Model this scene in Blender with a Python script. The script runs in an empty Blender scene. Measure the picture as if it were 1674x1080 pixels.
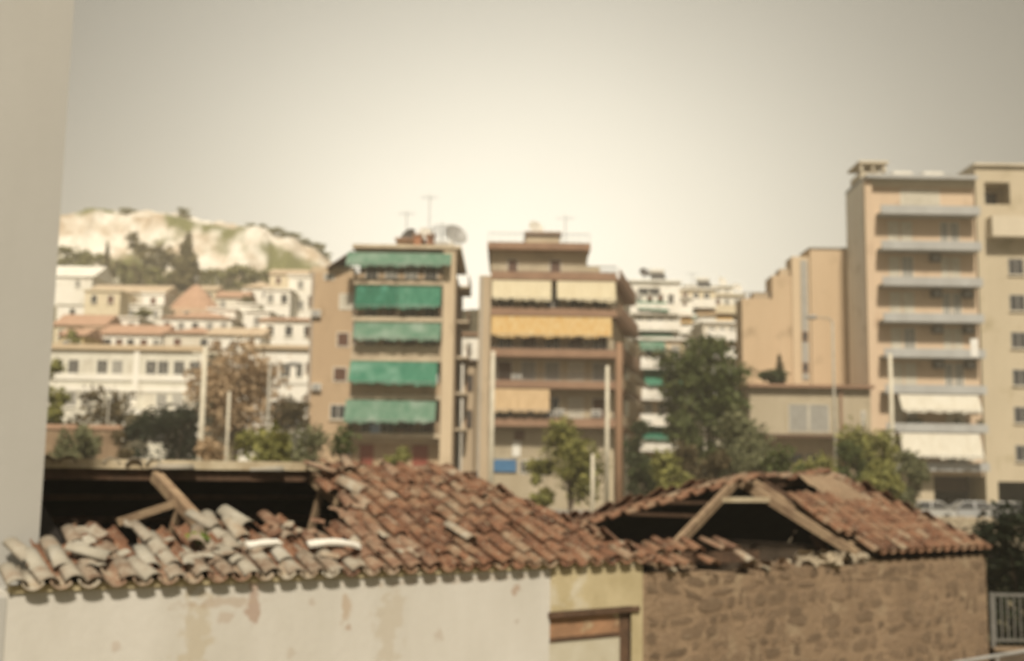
import bpy, bmesh, math, random
import numpy as np
from mathutils import Vector, Matrix
random.seed(7); rng = np.random.default_rng(7)
scene = bpy.context.scene
COL = scene.collection
R = math.radians
EYE = 3.7

# ------------------------------------------------------------------ camera
FPX, HOR, ROLL = 1900.0, 783.0, 0.015
TH = math.atan((HOR-540)/FPX)
_up = Vector((0, -math.sin(TH), math.cos(TH))); CW = Vector((0, math.cos(TH), math.sin(TH)))
CR = Vector((1, 0, 0))*math.cos(ROLL)+_up*math.sin(ROLL); CU = -Vector((1, 0, 0))*math.sin(ROLL)+_up*math.cos(ROLL)
cd = bpy.data.cameras.new('camera'); cam = bpy.data.objects.new('camera', cd); COL.objects.link(cam)
M = Matrix.Identity(4)
for i in range(3):
    M[i][0], M[i][1], M[i][2] = CR[i], CU[i], -CW[i]
M[2][3] = EYE
cam.matrix_world = M
cd.sensor_fit = 'HORIZONTAL'; cd.sensor_width = 36; cd.lens = FPX/1674*36
cd.clip_start = 0.05; cd.clip_end = 6000
cd.dof.use_dof = True
cd.dof.focus_distance = 2.4; cd.dof.aperture_fstop = 3.3
scene.camera = cam

# ------------------------------------------------------------------ sky, sun, exposure
SUN_DIR = Vector((0.05, -0.74, 0.80)).normalized()
world = bpy.data.worlds.new('World'); scene.world = world; world.use_nodes = True
nt = world.node_tree; nt.nodes.clear()
def wn(t, **k):
    n = nt.nodes.new(t)
    for a, b in k.items(): setattr(n, a, b)
    return n
wo = wn('ShaderNodeOutputWorld'); bg = wn('ShaderNodeBackground'); bg.inputs[1].default_value = 0.1
sky = wn('ShaderNodeTexSky', sky_type='NISHITA', sun_disc=False)
sky.sun_elevation = math.asin(SUN_DIR.z); sky.sun_rotation = math.atan2(SUN_DIR.x, SUN_DIR.y)
sky.dust_density = 6; sky.air_density = 1.0
hsv = wn('ShaderNodeHueSaturation'); hsv.inputs['Saturation'].default_value = 0.12; hsv.inputs['Value'].default_value = 0.5
nt.links.new(sky.outputs[0], hsv.inputs['Color'])
tc = wn('ShaderNodeTexCoord')
# glow painted into the sky, brightest low over the town, imitating lens vignetting
vd = wn('ShaderNodeVectorMath', operation='DOT_PRODUCT')
gd = Vector((0.0, 0.995, 0.085)).normalized(); vd.inputs[1].default_value = gd
nt.links.new(tc.outputs['Generated'], vd.inputs[0])
nz = wn('ShaderNodeTexNoise'); nz.inputs['Scale'].default_value = 2.2; nz.inputs['Detail'].default_value = 5
nt.links.new(tc.outputs['Generated'], nz.inputs['Vector'])
ad = wn('ShaderNodeMath', operation='MULTIPLY_ADD'); ad.inputs[1].default_value = 0.012; 
nt.links.new(nz.outputs[0], ad.inputs[0]); nt.links.new(vd.outputs['Value'], ad.inputs[2])
ex = wn('ShaderNodeMath', operation='MULTIPLY_ADD'); ex.inputs[1].default_value = 21.0; ex.inputs[2].default_value = -21.1
nt.links.new(ad.outputs[0], ex.inputs[0])
xp = wn('ShaderNodeMath', operation='EXPONENT'); nt.links.new(ex.outputs[0], xp.inputs[0])
gl = wn('ShaderNodeVectorMath', operation='SCALE'); gl.inputs[0].default_value = (13.0, 12.3, 10.4); nt.links.new(xp.outputs[0], gl.inputs['Scale'])
rp = wn('ShaderNodeVectorMath', operation='ADD'); rp.inputs[1].default_value = (1.8, 1.66, 1.33); nt.links.new(gl.outputs[0], rp.inputs[0])
mx = wn('ShaderNodeMix', data_type='RGBA'); mx.inputs[0].default_value = 0.82
nt.links.new(hsv.outputs[0], mx.inputs[6]); nt.links.new(rp.outputs[0], mx.inputs[7])
nt.links.new(mx.outputs[2], bg.inputs[0]); nt.links.new(bg.outputs[0], wo.inputs[0])
sl = bpy.data.lights.new('sun', 'SUN'); sl.energy = 4.3; sl.angle = R(5); sl.color = (1.0, 0.91, 0.76)
so = bpy.data.objects.new('sun', sl); COL.objects.link(so)
so.rotation_euler = SUN_DIR.to_track_quat('Z', 'Y').to_euler(); so.location = (40, -40, 80)
scene.view_settings.view_transform = 'Standard'; scene.view_settings.look = 'None'
scene.view_settings.exposure = 0.32; scene.view_settings.gamma = 1.0
scene.render.engine = 'CYCLES'; scene.cycles.use_denoising = True; scene.cycles.max_bounces = 6
scene.cycles.sample_clamp_indirect = 4

# ------------------------------------------------------------------ measuring helpers
def atD(px, py, D):
    d = CR*((px-837)/FPX)+CU*((540-py)/FPX)+CW
    k = D/d.y
    return Vector((d.x*k, D, EYE+d.z*k))
class Fac:
    """a plane facing the street at distance D: photograph measures to metres"""
    def __init__(s, D, pxm, pym): s.D, s.pxm, s.pym = D, pxm, pym
    def X(s, px): return atD(px, s.pym, s.D).x
    def Z(s, py): return atD(s.pxm, py, s.D).z
def sstep(a, b, x):
    t = np.clip((np.asarray(x, float)-a)/(b-a), 0, 1); return t*t*(3-2*t)
def gz(x, y):
    x = np.asarray(x, float); y = np.asarray(y, float)
    z = 1.25*sstep(22, 55, y)
    w = np.clip((-x-0.04*y-4)/(0.10*np.maximum(y, 1)), 0, 1)
    return z+w*np.interp(y, [116, 130, 180, 265, 420], [0, 9, 26, 46, 46])
def g(x, y): return float(gz(x, y))

# ------------------------------------------------------------------ materials
MT = {}
def mat(name, c1, c2=None, scale=3.0, rough=0.85, bump=0.0, bscale=None, stretch=(1, 1, 1), lo=.35, hi=.65, rand=0.0, spec=0.3, metal=0, transl=0.0, detail=6, c3=None, scale3=9, lo3=.55, hi3=.7, world_co=False):
    m = bpy.data.materials.new(name); m.use_nodes = True; t = m.node_tree; N = t.nodes; L = t.links
    b = N['Principled BSDF']; b.inputs['Roughness'].default_value = rough; b.inputs['Metallic'].default_value = metal
    b.inputs['Specular IOR Level'].default_value = spec
    def new(ty, **k):
        n = N.new(ty)
        for a, v in k.items(): setattr(n, a, v)
        return n
    tc = new('ShaderNodeTexCoord'); mp = new('ShaderNodeMapping'); mp.inputs['Scale'].default_value = stretch
    oi = new('ShaderNodeObjectInfo')
    va = new('ShaderNodeVectorMath', operation='ADD'); L.new(tc.outputs['Object'], va.inputs[0])
    if world_co:
        L.new(oi.outputs['Location'], va.inputs[1])
    L.new(va.outputs[0], mp.inputs[0])
    c2 = c2 or tuple(x*.8 for x in c1)
    nz = new('ShaderNodeTexNoise'); nz.inputs['Scale'].default_value = scale; nz.inputs['Detail'].default_value = detail; nz.inputs['Roughness'].default_value = .62
    L.new(mp.outputs[0], nz.inputs['Vector'])
    mr = new('ShaderNodeMapRange'); mr.inputs[1].default_value = lo; mr.inputs[2].default_value = hi; mr.clamp = True
    L.new(nz.outputs[0], mr.inputs[0])
    mx = new('ShaderNodeMix', data_type='RGBA'); mx.inputs[6].default_value = (*c1, 1); mx.inputs[7].default_value = (*c2, 1)
    L.new(mr.outputs[0], mx.inputs[0]); out = mx.outputs[2]
    if c3:
        n3 = new('ShaderNodeTexNoise'); n3.inputs['Scale'].default_value = scale3; n3.inputs['Detail'].default_value = 5
        L.new(va.outputs[0], n3.inputs['Vector'])
        m3 = new('ShaderNodeMapRange'); m3.inputs[1].default_value = lo3; m3.inputs[2].default_value = hi3
        L.new(n3.outputs[0], m3.inputs[0])
        x3 = new('ShaderNodeMix', data_type='RGBA'); x3.inputs[7].default_value = (*c3, 1)
        L.new(m3.outputs[0], x3.inputs[0]); L.new(out, x3.inputs[6]); out = x3.outputs[2]
    if rand:
        mm = new('ShaderNodeMapRange'); mm.inputs[3].default_value = 1-rand; mm.inputs[4].default_value = 1+rand
        L.new(oi.outputs['Random'], mm.inputs[0])
        hv = new('ShaderNodeHueSaturation'); L.new(mm.outputs[0], hv.inputs['Value']); L.new(out, hv.inputs['Color']); out = hv.outputs[0]
    L.new(out, b.inputs['Base Color'])
    if bump:
        nb = new('ShaderNodeTexNoise'); nb.inputs['Scale'].default_value = bscale or scale*4; nb.inputs['Detail'].default_value = 5
        L.new(va.outputs[0], nb.inputs['Vector'])
        bp = new('ShaderNodeBump'); bp.inputs['Strength'].default_value = bump; bp.inputs['Distance'].default_value = .03
        L.new(nb.outputs[0], bp.inputs['Height']); L.new(bp.outputs[0], b.inputs['Normal'])
    if transl:
        tr = new('ShaderNodeBsdfTranslucent'); L.new(out, tr.inputs[0]); ms = new('ShaderNodeMixShader'); ms.inputs[0].default_value = transl
        o = N['Material Output']; L.new(b.outputs[0], ms.inputs[1]); L.new(tr.outputs[0], ms.inputs[2]); L.new(ms.outputs[0], o.inputs[0])
    MT[name] = m
    return m
V = lambda r, g_, b: (r, g_, b)
ST = (1.0, 1.0, .22)      # rain streaks run down the walls
mat('ground', (.20, .16, .10), (.10, .10, .05), .35, .95, .4, 3)
mat('asphalt', (.055, .053, .05), (.04, .04, .038), 2, .9, .3, 30)
mat('pavement', (.3, .28, .24), (.22, .2, .17), 1.2, .9, .2, 20)
mat('kerb', (.36, .34, .3), (.25, .23, .2), 2, .9)
mat('rock', (.72, .68, .60), (.44, .35, .25), .10, .95, .9, .5, lo=.42, hi=.62, c3=(.15, .15, .055), scale3=.055, lo3=.52, hi3=.60)
mat('party_plaster', (.43, .415, .38), (.39, .375, .34), .7, .9, .08, 9, stretch=ST)
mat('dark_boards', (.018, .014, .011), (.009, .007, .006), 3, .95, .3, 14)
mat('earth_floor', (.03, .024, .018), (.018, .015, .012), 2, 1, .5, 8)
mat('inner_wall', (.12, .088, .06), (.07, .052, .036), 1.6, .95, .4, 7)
mat('old_wood', (.36, .26, .16), (.20, .13, .08), 5, .85, .4, 22, rand=.15)
mat('pale_wood', (.56, .48, .34), (.38, .3, .19), 4, .85, .3, 20, rand=.1)
mat('dark_wood', (.13, .075, .045), (.07, .042, .026), 6, .8, .4, 25)
mat('rust_board', (.36, .20, .11), (.24, .14, .08), 3, .8, .3, 16, c3=(.4, .32, .2), scale3=5)
mat('beige_plaster', (.50, .42, .26), (.40, .33, .19), 2.2, .9, .15, 14, c3=(.56, .51, .40), scale3=3)
mat('door_white', (.52, .48, .38), (.44, .39, .28), 2, .8)
mat('stone_mortar', (.275, .192, .12), (.205, .14, .087), 1.5, .95, 1.0, 14, stretch=(1, 1, .4), c3=(.30, .225, .145), scale3=2.2)
mat('stone', (.265, .185, .117), (.20, .135, .085), 4, .95, 1.0, 20, rand=.22, world_co=True, c3=(.29, .215, .14), scale3=6)
mat('pale_stone', (.40, .34, .25), (.29, .23, .155), 5, .95, .6, 18, rand=.2, world_co=True)
mat('brick', (.33, .16, .085), (.25, .12, .07), 6, .9, .4, 20, rand=.25, world_co=True)
mat('debris_white', (.72, .69, .62), (.62, .58, .5), 4, .7)
mat('moss', (.20, .24, .05), (.12, .17, .035), 8, .9)
# street blocks
mat('b1_tan', (.46, .335, .215), (.40, .285, .18), .35, .9, .05, 6, stretch=ST, c3=(0.285, 0.201, 0.123), scale3=.55, lo3=.56, hi3=.80)
mat('b1_pale', (.56, .45, .31), (.48, .37, .25), .5, .9, stretch=ST, c3=(0.347, 0.270, 0.177), scale3=.55, lo3=.56, hi3=.80)
mat('b1_slab', (.55, .46, .33), (.43, .34, .24), .8, .9, stretch=ST)
mat('b2_cream', (.54, .46, .33), (.46, .38, .26), .4, .9, stretch=ST, c3=(0.335, 0.276, 0.188), scale3=.55, lo3=.56, hi3=.80)
mat('b2_brown', (.30, .185, .12), (.24, .145, .095), .8, .85)
mat('b2_render', (.47, .375, .26), (.40, .31, .21), .4, .9, stretch=ST, c3=(0.291, 0.225, 0.148), scale3=.55, lo3=.56, hi3=.80)
mat('b4_beige', (.53, .40, .265), (.47, .35, .225), .22, .9, .04, 5, stretch=ST, c3=(0.329, 0.240, 0.151), scale3=.55, lo3=.56, hi3=.80)
mat('b4_pale', (.56, .44, .30), (.5, .385, .255), .3, .9, stretch=ST)
mat('concrete', (.42, .36, .26), (.35, .29, .2), .5, .9, stretch=ST, c3=(0.260, 0.216, 0.148), scale3=.55, lo3=.56, hi3=.80)
mat('b5_peach', (.58, .445, .315), (.53, .40, .28), .4, .9, stretch=ST, c3=(0.353, 0.246, 0.160), scale3=.55, lo3=.56, hi3=.80)
mat('b5_slab', (.40, .40, .385), (.34, .335, .32), .8, .8, stretch=ST)
mat('b5_pale', (.60, .53, .41), (.52, .45, .34), .4, .9, stretch=ST, c3=(0.372, 0.318, 0.234), scale3=.55, lo3=.56, hi3=.80)
mat('b6_tan', (.50, .425, .305), (.445, .375, .265), .3, .9, stretch=ST, c3=(0.335, 0.276, 0.171), scale3=.55, lo3=.56, hi3=.80)
mat('white_wall', (.80, .77, .70), (.72, .68, .59), .4, .85, stretch=ST, c3=(0.484, 0.444, 0.365), scale3=.55, lo3=.56, hi3=.80)
mat('white_dirty', (.68, .63, .53), (.56, .5, .4), .5, .9, stretch=ST, c3=(0.422, 0.378, 0.302), scale3=.55, lo3=.56, hi3=.80)
mat('school_white', (.66, .63, .54), (.56, .53, .44), .35, .9, stretch=ST, c3=(0.409, 0.378, 0.308), scale3=.55, lo3=.56, hi3=.80)
mat('cream_wall', (.66, .58, .42), (.58, .49, .34), .4, .9, stretch=ST)
mat('pink_wall', (.55, .40, .28), (.48, .34, .23), .4, .9, stretch=ST)
mat('ochre_wall', (.55, .42, .2), (.46, .34, .16), .4, .9, stretch=ST)
mat('roof_tile_far', (.47, .30, .205), (.38, .235, .155), 1.2, .9, .3, 6)
mat('roof_pale_far', (.55, .44, .31), (.46, .35, .24), .8, .9)
mat('glass', (.045, .045, .045), (.075, .07, .065), .6, .12, spec=.6)
mat('glass_pale', (.30, .29, .26), (.22, .21, .19), .8, .25)
mat('shutter_brown', (.15, .075, .05), (.11, .055, .038), 2, .7)
mat('shutter_grey', (.36, .345, .31), (.30, .285, .25), 2, .75)
mat('shutter_pale', (.60, .56, .47), (.5, .46, .37), 1.5, .75)
mat('frame_white', (.70, .67, .58), (.62, .58, .5), 2, .6)
mat('red_door', (.27, .07, .045), (.21, .055, .036), 2, .6)
mat('metal_dark', (.085, .075, .065), (.06, .05, .045), 4, .5, spec=.4)
mat('metal_grey', (.33, .32, .30), (.26, .25, .23), 4, .5, spec=.4)
mat('fence_grey', (.17, .16, .145), (.12, .115, .1), 4, .6)
mat('metal_white', (.62, .59, .52), (.52, .48, .41), 3, .55)
mat('awning_green', (.045, .195, .122), (.075, .25, .162), .9, .85, transl=.25, stretch=(3, 3, .25), c3=(.2, .37, .28), scale3=.7, lo3=.5, hi3=.72)
mat('awning_green_dark', (.025, .142, .085), (.038, .185, .115), .9, .85, transl=.25, stretch=(3, 3, .25), c3=(.1, .33, .24), scale3=.8)
mat('awning_pale_green', (.11, .23, .155), (.175, .285, .205), .8, .85, transl=.25, stretch=(3, 3, .25), c3=(.32, .41, .33), scale3=.6, lo3=.5, hi3=.7)
mat('awning_cream', (.74, .66, .47), (.68, .59, .40), .8, .85, transl=.25, stretch=(3, 3, .2))
mat('awning_orange', (.62, .39, .14), (.68, .52, .27), 1.2, .85, transl=.25, stretch=(3.4, 3.4, .1))
mat('awning_tan', (.60, .44, .26), (.52, .37, .21), .9, .85, transl=.2, stretch=(3, 3, .2))
mat('awning_white', (.74, .70, .60), (.66, .61, .5), .8, .85, transl=.25, stretch=(3, 3, .2))
mat('cloth_white', (.75, .73, .68), (.65, .63, .58), 3, .9)
mat('cloth_blue', (.30, .38, .48), (.24, .3, .4), 3, .9)
mat('sign_blue', (.055, .16, .30), (.045, .13, .25), 1.5, .5)
mat('sign_white', (.7, .68, .62), (.6, .57, .5), 2, .5)
mat('pole_pale', (.60, .55, .44), (.5, .45, .35), 2.5, .7)
mat('pole_grey', (.40, .37, .31), (.3, .28, .23), 2.5, .6)
mat('pole_wood', (.30, .185, .115), (.22, .135, .085), 3, .85, .3, 18, stretch=(2, 2, .3))
mat('lamp_glass', (.6, .58, .5), None, 3, .3)
mat('bark', (.13, .095, .065), (.075, .055, .038), 5, .95, .6, 18)
mat('rubber', (.02, .02, .02), None, 3, .8)
for nm, c in (('car_white', (.42, .41, .38)), ('car_silver', (.36, .36, .35)), ('car_dark', (.05, .055, .06)), ('car_red', (.26, .04, .03)), ('car_beige', (.46, .42, .34))):
    mat(nm, c, tuple(x*.9 for x in c), 1.5, .28, spec=.6)
def leafmat(name, a, b, c=None):
    mat(name, a, b, 1.1, .7, transl=.3, lo=.3, hi=.7, c3=c, scale3=3.5, lo3=.5, hi3=.75)
leafmat('leaf_dark', (.06, .075, .026), (.03, .04, .015), (.10, .115, .036))
leafmat('leaf_mid', (0.095, 0.113, 0.033), (0.056, 0.073, 0.023), (0.158, 0.163, 0.05))
leafmat('leaf_olive', (0.189, 0.189, 0.095), (0.115, 0.121, 0.057), (0.27, 0.257, 0.135))
leafmat('leaf_yellow', (0.27, 0.257, 0.074), (0.162, 0.169, 0.054), (0.392, 0.351, 0.101))
leafmat('leaf_tan', (.50, .36, .22), (.36, .25, .145), (.58, .44, .28))
leafmat('leaf_brown', (0.13, 0.098, 0.046), (0.072, 0.058, 0.029), (0.195, 0.137, 0.065))
leafmat('leaf_black', (.022, .030, .012), (.010, .014, .006), (.035, .045, .018))
leafmat('leaf_hill', (0.264, 0.253, 0.101), (0.168, 0.168, 0.067), (0.408, 0.36, 0.144))
leafmat('leaf_hill_dark', (0.23, 0.189, 0.095), (0.135, 0.122, 0.059), (0.324, 0.27, 0.122))

def tile_mat(name, cols, lich=(.44, .39, .27), val=.72):
    m = bpy.data.materials.new(name); m.use_nodes = True; t = m.node_tree; N = t.nodes; L = t.links
    b = N['Principled BSDF']; b.inputs['Roughness'].default_value = .9; b.inputs['Specular IOR Level'].default_value = .2
    oi = N.new('ShaderNodeObjectInfo'); tc = N.new('ShaderNodeTexCoord')
    va = N.new('ShaderNodeVectorMath'); va.operation = 'ADD'; L.new(tc.outputs['Object'], va.inputs[0]); L.new(oi.outputs['Location'], va.inputs[1])
    nz = N.new('ShaderNodeTexNoise'); nz.inputs['Scale'].default_value = 5; nz.inputs['Detail'].default_value = 7; nz.inputs['Roughness'].default_value = .65
    L.new(va.outputs[0], nz.inputs['Vector'])
    a = N.new('ShaderNodeMath'); a.operation = 'MULTIPLY_ADD'; a.inputs[1].default_value = 1.5; a.inputs[2].default_value = -.62
    L.new(nz.outputs[0], a.inputs[0])
    s = N.new('ShaderNodeMath'); s.operation = 'MULTIPLY_ADD'; s.inputs[1].default_value = .75; L.new(oi.outputs['Random'], s.inputs[0]); L.new(a.outputs[0], s.inputs[2])
    rp = N.new('ShaderNodeValToRGB'); e = rp.color_ramp.elements
    for i, c in enumerate(cols):
        p = i/(len(cols)-1)
        if i == 0: el = e[0]
        elif i == len(cols)-1: el = e[-1]
        else: el = e.new(p)
        el.position = p; el.color = (*c, 1)
    L.new(s.outputs[0], rp.inputs[0])
    # lichen crust
    n2 = N.new('ShaderNodeTexNoise'); n2.inputs['Scale'].default_value = 19; n2.inputs['Detail'].default_value = 6; L.new(va.outputs[0], n2.inputs['Vector'])
    m2 = N.new('ShaderNodeMapRange'); m2.inputs[1].default_value = .56; m2.inputs[2].default_value = .68; L.new(n2.outputs[0], m2.inputs[0])
    m3 = N.new('ShaderNodeMath'); m3.operation = 'MULTIPLY'; m3.inputs[1].default_value = .42; L.new(m2.outputs[0], m3.inputs[0])
    x = N.new('ShaderNodeMix'); x.data_type = 'RGBA'; x.inputs[7].default_value = (*lich, 1)
    L.new(m3.outputs[0], x.inputs[0]); L.new(rp.outputs[0], x.inputs[6]); dm = N.new('ShaderNodeHueSaturation'); dm.inputs['Value'].default_value = val; dm.inputs['Saturation'].default_value = .92; L.new(x.outputs[2], dm.inputs['Color']); L.new(dm.outputs[0], b.inputs['Base Color'])
    bp = N.new('ShaderNodeBump'); bp.inputs['Strength'].default_value = .5; bp.inputs['Distance'].default_value = .01
    L.new(n2.outputs[0], bp.inputs['Height']); L.new(bp.outputs[0], b.inputs['Normal'])
    MT[name] = m
tile_mat('tile_red', [(.075, .036, .02), (.165, .074, .038), (.235, .110, .055), (.235, .135, .074), (.32, .235, .15)], val=.86)
tile_mat('tile_mix', [(.12, .06, .035), (.22, .115, .066), (.29, .18, .11), (.37, .29, .20), (.46, .41, .32)], val=.84)
tile_mat('tile_pale', [(.19, .115, .07), (.32, .24, .165), (.42, .365, .28), (.47, .425, .335), (.52, .48, .40)], (.45, .40, .31), val=.74)

def plaster_wall_mat():
    """white limewash with ochre and brick-coloured scars where it has fallen off"""
    m = mat('limewash', (.585, .555, .50), (.51, .48, .42), 1.1, .9, .12, 12, stretch=(1, 1, .35))
    t = m.node_tree; N = t.nodes; L = t.links; b = N['Principled BSDF']
    src = b.inputs['Base Color'].links[0].from_socket
    tc = N.new('ShaderNodeTexCoord')
    nz = N.new('ShaderNodeTexNoise'); nz.inputs['Scale'].default_value = 7; nz.inputs['Detail'].default_value = 6; L.new(tc.outputs['Object'], nz.inputs['Vector'])
    scars = [(1.76, 2.15, 0.231, 0.809, (0.44, 0.3724, 0.26)), (2.36, 2.42, 0.123, 0.313, (0.3, 0.1666, 0.104)), (3.4, 2.34, 0.101, 0.221, (0.4, 0.28419999999999995, 0.182)), (3.47, 2.13, 0.072, 0.078, (0.36, 0.245, 0.169)), (3.95, 2.1, 0.289, 0.717, (0.46, 0.4018, 0.312)), (5.68, 2.42, 0.101, 0.131, (0.34, 0.21559999999999999, 0.143)), (2.0, 2.45, 0.722, 0.065, (0.4, 0.3136, 0.234)), (4.9, 2.56, 1.878, 0.065, (0.46, 0.392, 0.32)), (5.7, 2.05, 0.072, 0.065, (0.38, 0.3136, 0.256)), (2.06, 2.3, 0.13, 0.131, (0.42, 0.3332, 0.26)), (3.0, 2.4, 0.072, 0.065, (0.42, 0.3528, 0.286)), (1.0, 2.1, 0.085, 0.108, (0.45, 0.3724, 0.304)), (4.6, 1.95, 0.102, 0.09, (0.44, 0.3724, 0.304)), (2.8, 1.9, 0.085, 0.072, (0.45, 0.392, 0.32))]
    for (sx, sz, rx, rz, c) in scars:
        mp = N.new('ShaderNodeMapping'); mp.vector_type = 'POINT'
        mp.inputs['Location'].default_value = (-sx/rx, 0, -sz/rz); mp.inputs['Scale'].default_value = (1/rx, 0, 1/rz)
        L.new(tc.outputs['Object'], mp.inputs[0])
        ln = N.new('ShaderNodeVectorMath'); ln.operation = 'LENGTH'; L.new(mp.outputs[0], ln.inputs[0])
        a = N.new('ShaderNodeMath'); a.operation = 'MULTIPLY_ADD'; a.inputs[1].default_value = 2.6; L.new(nz.outputs[0], a.inputs[0]); L.new(ln.outputs['Value'], a.inputs[2])
        mr = N.new('ShaderNodeMapRange'); mr.inputs[1].default_value = 2.0; mr.inputs[2].default_value = 1.75; mr.inputs[3].default_value = 0; mr.inputs[4].default_value = .6
        L.new(a.outputs[0], mr.inputs[0])
        x = N.new('ShaderNodeMix'); x.data_type = 'RGBA'; x.inputs[7].default_value = (*c, 1); L.new(mr.outputs[0], x.inputs[0]); L.new(src, x.inputs[6]); src = x.outputs[2]
    L.new(src, b.inputs['Base Color'])
plaster_wall_mat()

# ------------------------------------------------------------------ mesh helpers
def tag(o, label=None, cat=None, group=None, kind=None):
    if label: o['label'] = label
    if cat: o['category'] = cat
    if group: o['group'] = group
    if kind: o['kind'] = kind
    return o
def empty(name, loc, label, cat, group=None, rz=0.0):
    o = bpy.data.objects.new(name, None); COL.objects.link(o); o.location = loc; o.rotation_euler = (0, 0, rz); o.empty_display_size = .3
    return tag(o, label, cat, group)
class MB:
    def __init__(s, off=(0, 0, 0)): s.v = []; s.f = []; s.o = Vector(off)
    def add(s, vs, fs):
        n = len(s.v); s.v += [tuple(Vector(p)-s.o) for p in vs]; s.f += [tuple(n+i for i in f) for f in fs]; return s
    def box(s, x0, x1, y0, y1, z0, z1):
        if x0 > x1: x0, x1 = x1, x0
        if y0 > y1: y0, y1 = y1, y0
        if z0 > z1: z0, z1 = z1, z0
        return s.add([(x0, y0, z0), (x1, y0, z0), (x1, y1, z0), (x0, y1, z0), (x0, y0, z1), (x1, y0, z1), (x1, y1, z1), (x0, y1, z1)],
                     [(0, 3, 2, 1), (4, 5, 6, 7), (0, 1, 5, 4), (1, 2, 6, 5), (2, 3, 7, 6), (3, 0, 4, 7)])
    def prism(s, poly, z0, z1):
        n = len(poly)
        a = sum(poly[i][0]*poly[(i+1) % n][1]-poly[(i+1) % n][0]*poly[i][1] for i in range(n))
        if a < 0: poly = poly[::-1]
        return s.add([(x, y, z0) for x, y in poly]+[(x, y, z1) for x, y in poly],
                     [tuple(range(n-1, -1, -1)), tuple(range(n, 2*n))]+[(i, (i+1) % n, n+(i+1) % n, n+i) for i in range(n)])
    def bar(s, p, q, w, h):
        p = Vector(p); q = Vector(q); d = (q-p).normalized()
        a = d.cross(Vector((0, 0, 1)))
        a = a.normalized() if a.length > 1e-4 else Vector((1, 0, 0))
        b = a.cross(d).normalized(); a = a*(w/2); b = b*(h/2)
        vs = [p-a-b, p+a-b, p+a+b, p-a+b, q-a-b, q+a-b, q+a+b, q-a+b]
        return s.add(vs, [(0, 1, 2, 3), (7, 6, 5, 4), (0, 4, 5, 1), (1, 5, 6, 2), (2, 6, 7, 3), (3, 7, 4, 0)])
    def tube(s, pts, rad, n=8):
        pts = [Vector(p) for p in pts]
        if not hasattr(rad, '__len__'): rad = [rad]*len(pts)
        vs = []
        for i, p in enumerate(pts):
            d = (pts[min(i+1, len(pts)-1)]-pts[max(i-1, 0)]).normalized()
            a = d.cross(Vector((0, 0, 1))); a = a.normalized() if a.length > .05 else Vector((1, 0, 0)); b = d.cross(a)
            vs += [p+(a*math.cos(k*2*math.pi/n)+b*math.sin(k*2*math.pi/n))*rad[i] for k in range(n)]
        fs = [(i*n+k, i*n+(k+1) % n, (i+1)*n+(k+1) % n, (i+1)*n+k) for i in range(len(pts)-1) for k in range(n)]
        fs += [tuple(range(n-1, -1, -1)), tuple(range((len(pts)-1)*n, len(pts)*n))]
        return s.add(vs, fs)
    def mesh(s, name, m):
        me = bpy.data.meshes.new(name); me.from_pydata(s.v, [], s.f); me.materials.append(MT[m] if isinstance(m, str) else m); me.update(); return me
    def build(s, name, m, parent=None, smooth=False):
        me = s.mesh(name, m)
        if smooth: me.polygons.foreach_set('use_smooth', [True]*len(me.polygons))
        o = bpy.data.objects.new(name, me); COL.objects.link(o)
        if parent: o.parent = parent
        return o
def inst(name, me, parent, M4):
    o = bpy.data.objects.new(name, me); COL.objects.link(o); o.parent = parent; o.matrix_local = M4; return o
def np_mesh(name, V_, F_, m, parent=None):
    me = bpy.data.meshes.new(name); me.from_pydata(V_.tolist(), [], F_.tolist()); me.materials.append(MT[m]); me.update()
    o = bpy.data.objects.new(name, me); COL.objects.link(o)
    if parent: o.parent = parent
    return o

# ------------------------------------------------------------------ ground, road, hill
def grid_obj(name, xs, ys, zf, m, smooth=True):
    X, Y = np.meshgrid(xs, ys); Z = zf(X, Y); n, k = X.shape
    V_ = np.stack([X.ravel(), Y.ravel(), Z.ravel()], 1)
    i, j = np.meshgrid(np.arange(k-1), np.arange(n-1)); a = (j*k+i).ravel()
    F_ = np.stack([a, a+1, a+k+1, a+k], 1)
    o = np_mesh(name, V_, F_, m)
    if smooth: o.data.polygons.foreach_set('use_smooth', [True]*len(o.data.polygons))
    return tag(o, kind='structure')
xs = np.concatenate([np.linspace(-420, -260, 5), np.arange(-250, 251, 5), np.linspace(260, 420, 5)])
ys = np.concatenate([np.linspace(-60, 20, 9), np.arange(22, 60, 2), np.arange(60, 440, 5), np.linspace(450, 520, 4)])
grid_obj('ground', xs, ys, gz, 'ground')
def flat(name, x0, x1, y0, y1, z0, z1, m):
    return tag(MB().box(x0, x1, y0, y1, z0, z1).build(name, m), kind='structure')
flat('road', -160, 160, 76, 85, 1.0, 1.262, 'asphalt')
flat('pavement', -160, 160, 85.2, 93, 1.0, 1.39, 'pavement')
flat('kerb', -160, 160, 85.0, 85.2, 1.0, 1.37, 'kerb')
ctrl = [(-260, 300), (-60, 372), (60, 352), (95, 350), (125, 342), (160, 338), (210, 334), (260, 339), (300, 343), (340, 357), (400, 369), (450, 377), (490, 386), (530, 412), (565, 437), (620, 462), (700, 490), (780, 560)]
cx = [atD(px, 420, 330).x for px, _ in ctrl]; cz = [atD(px, py, 330).z for px, py in ctrl]
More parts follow.
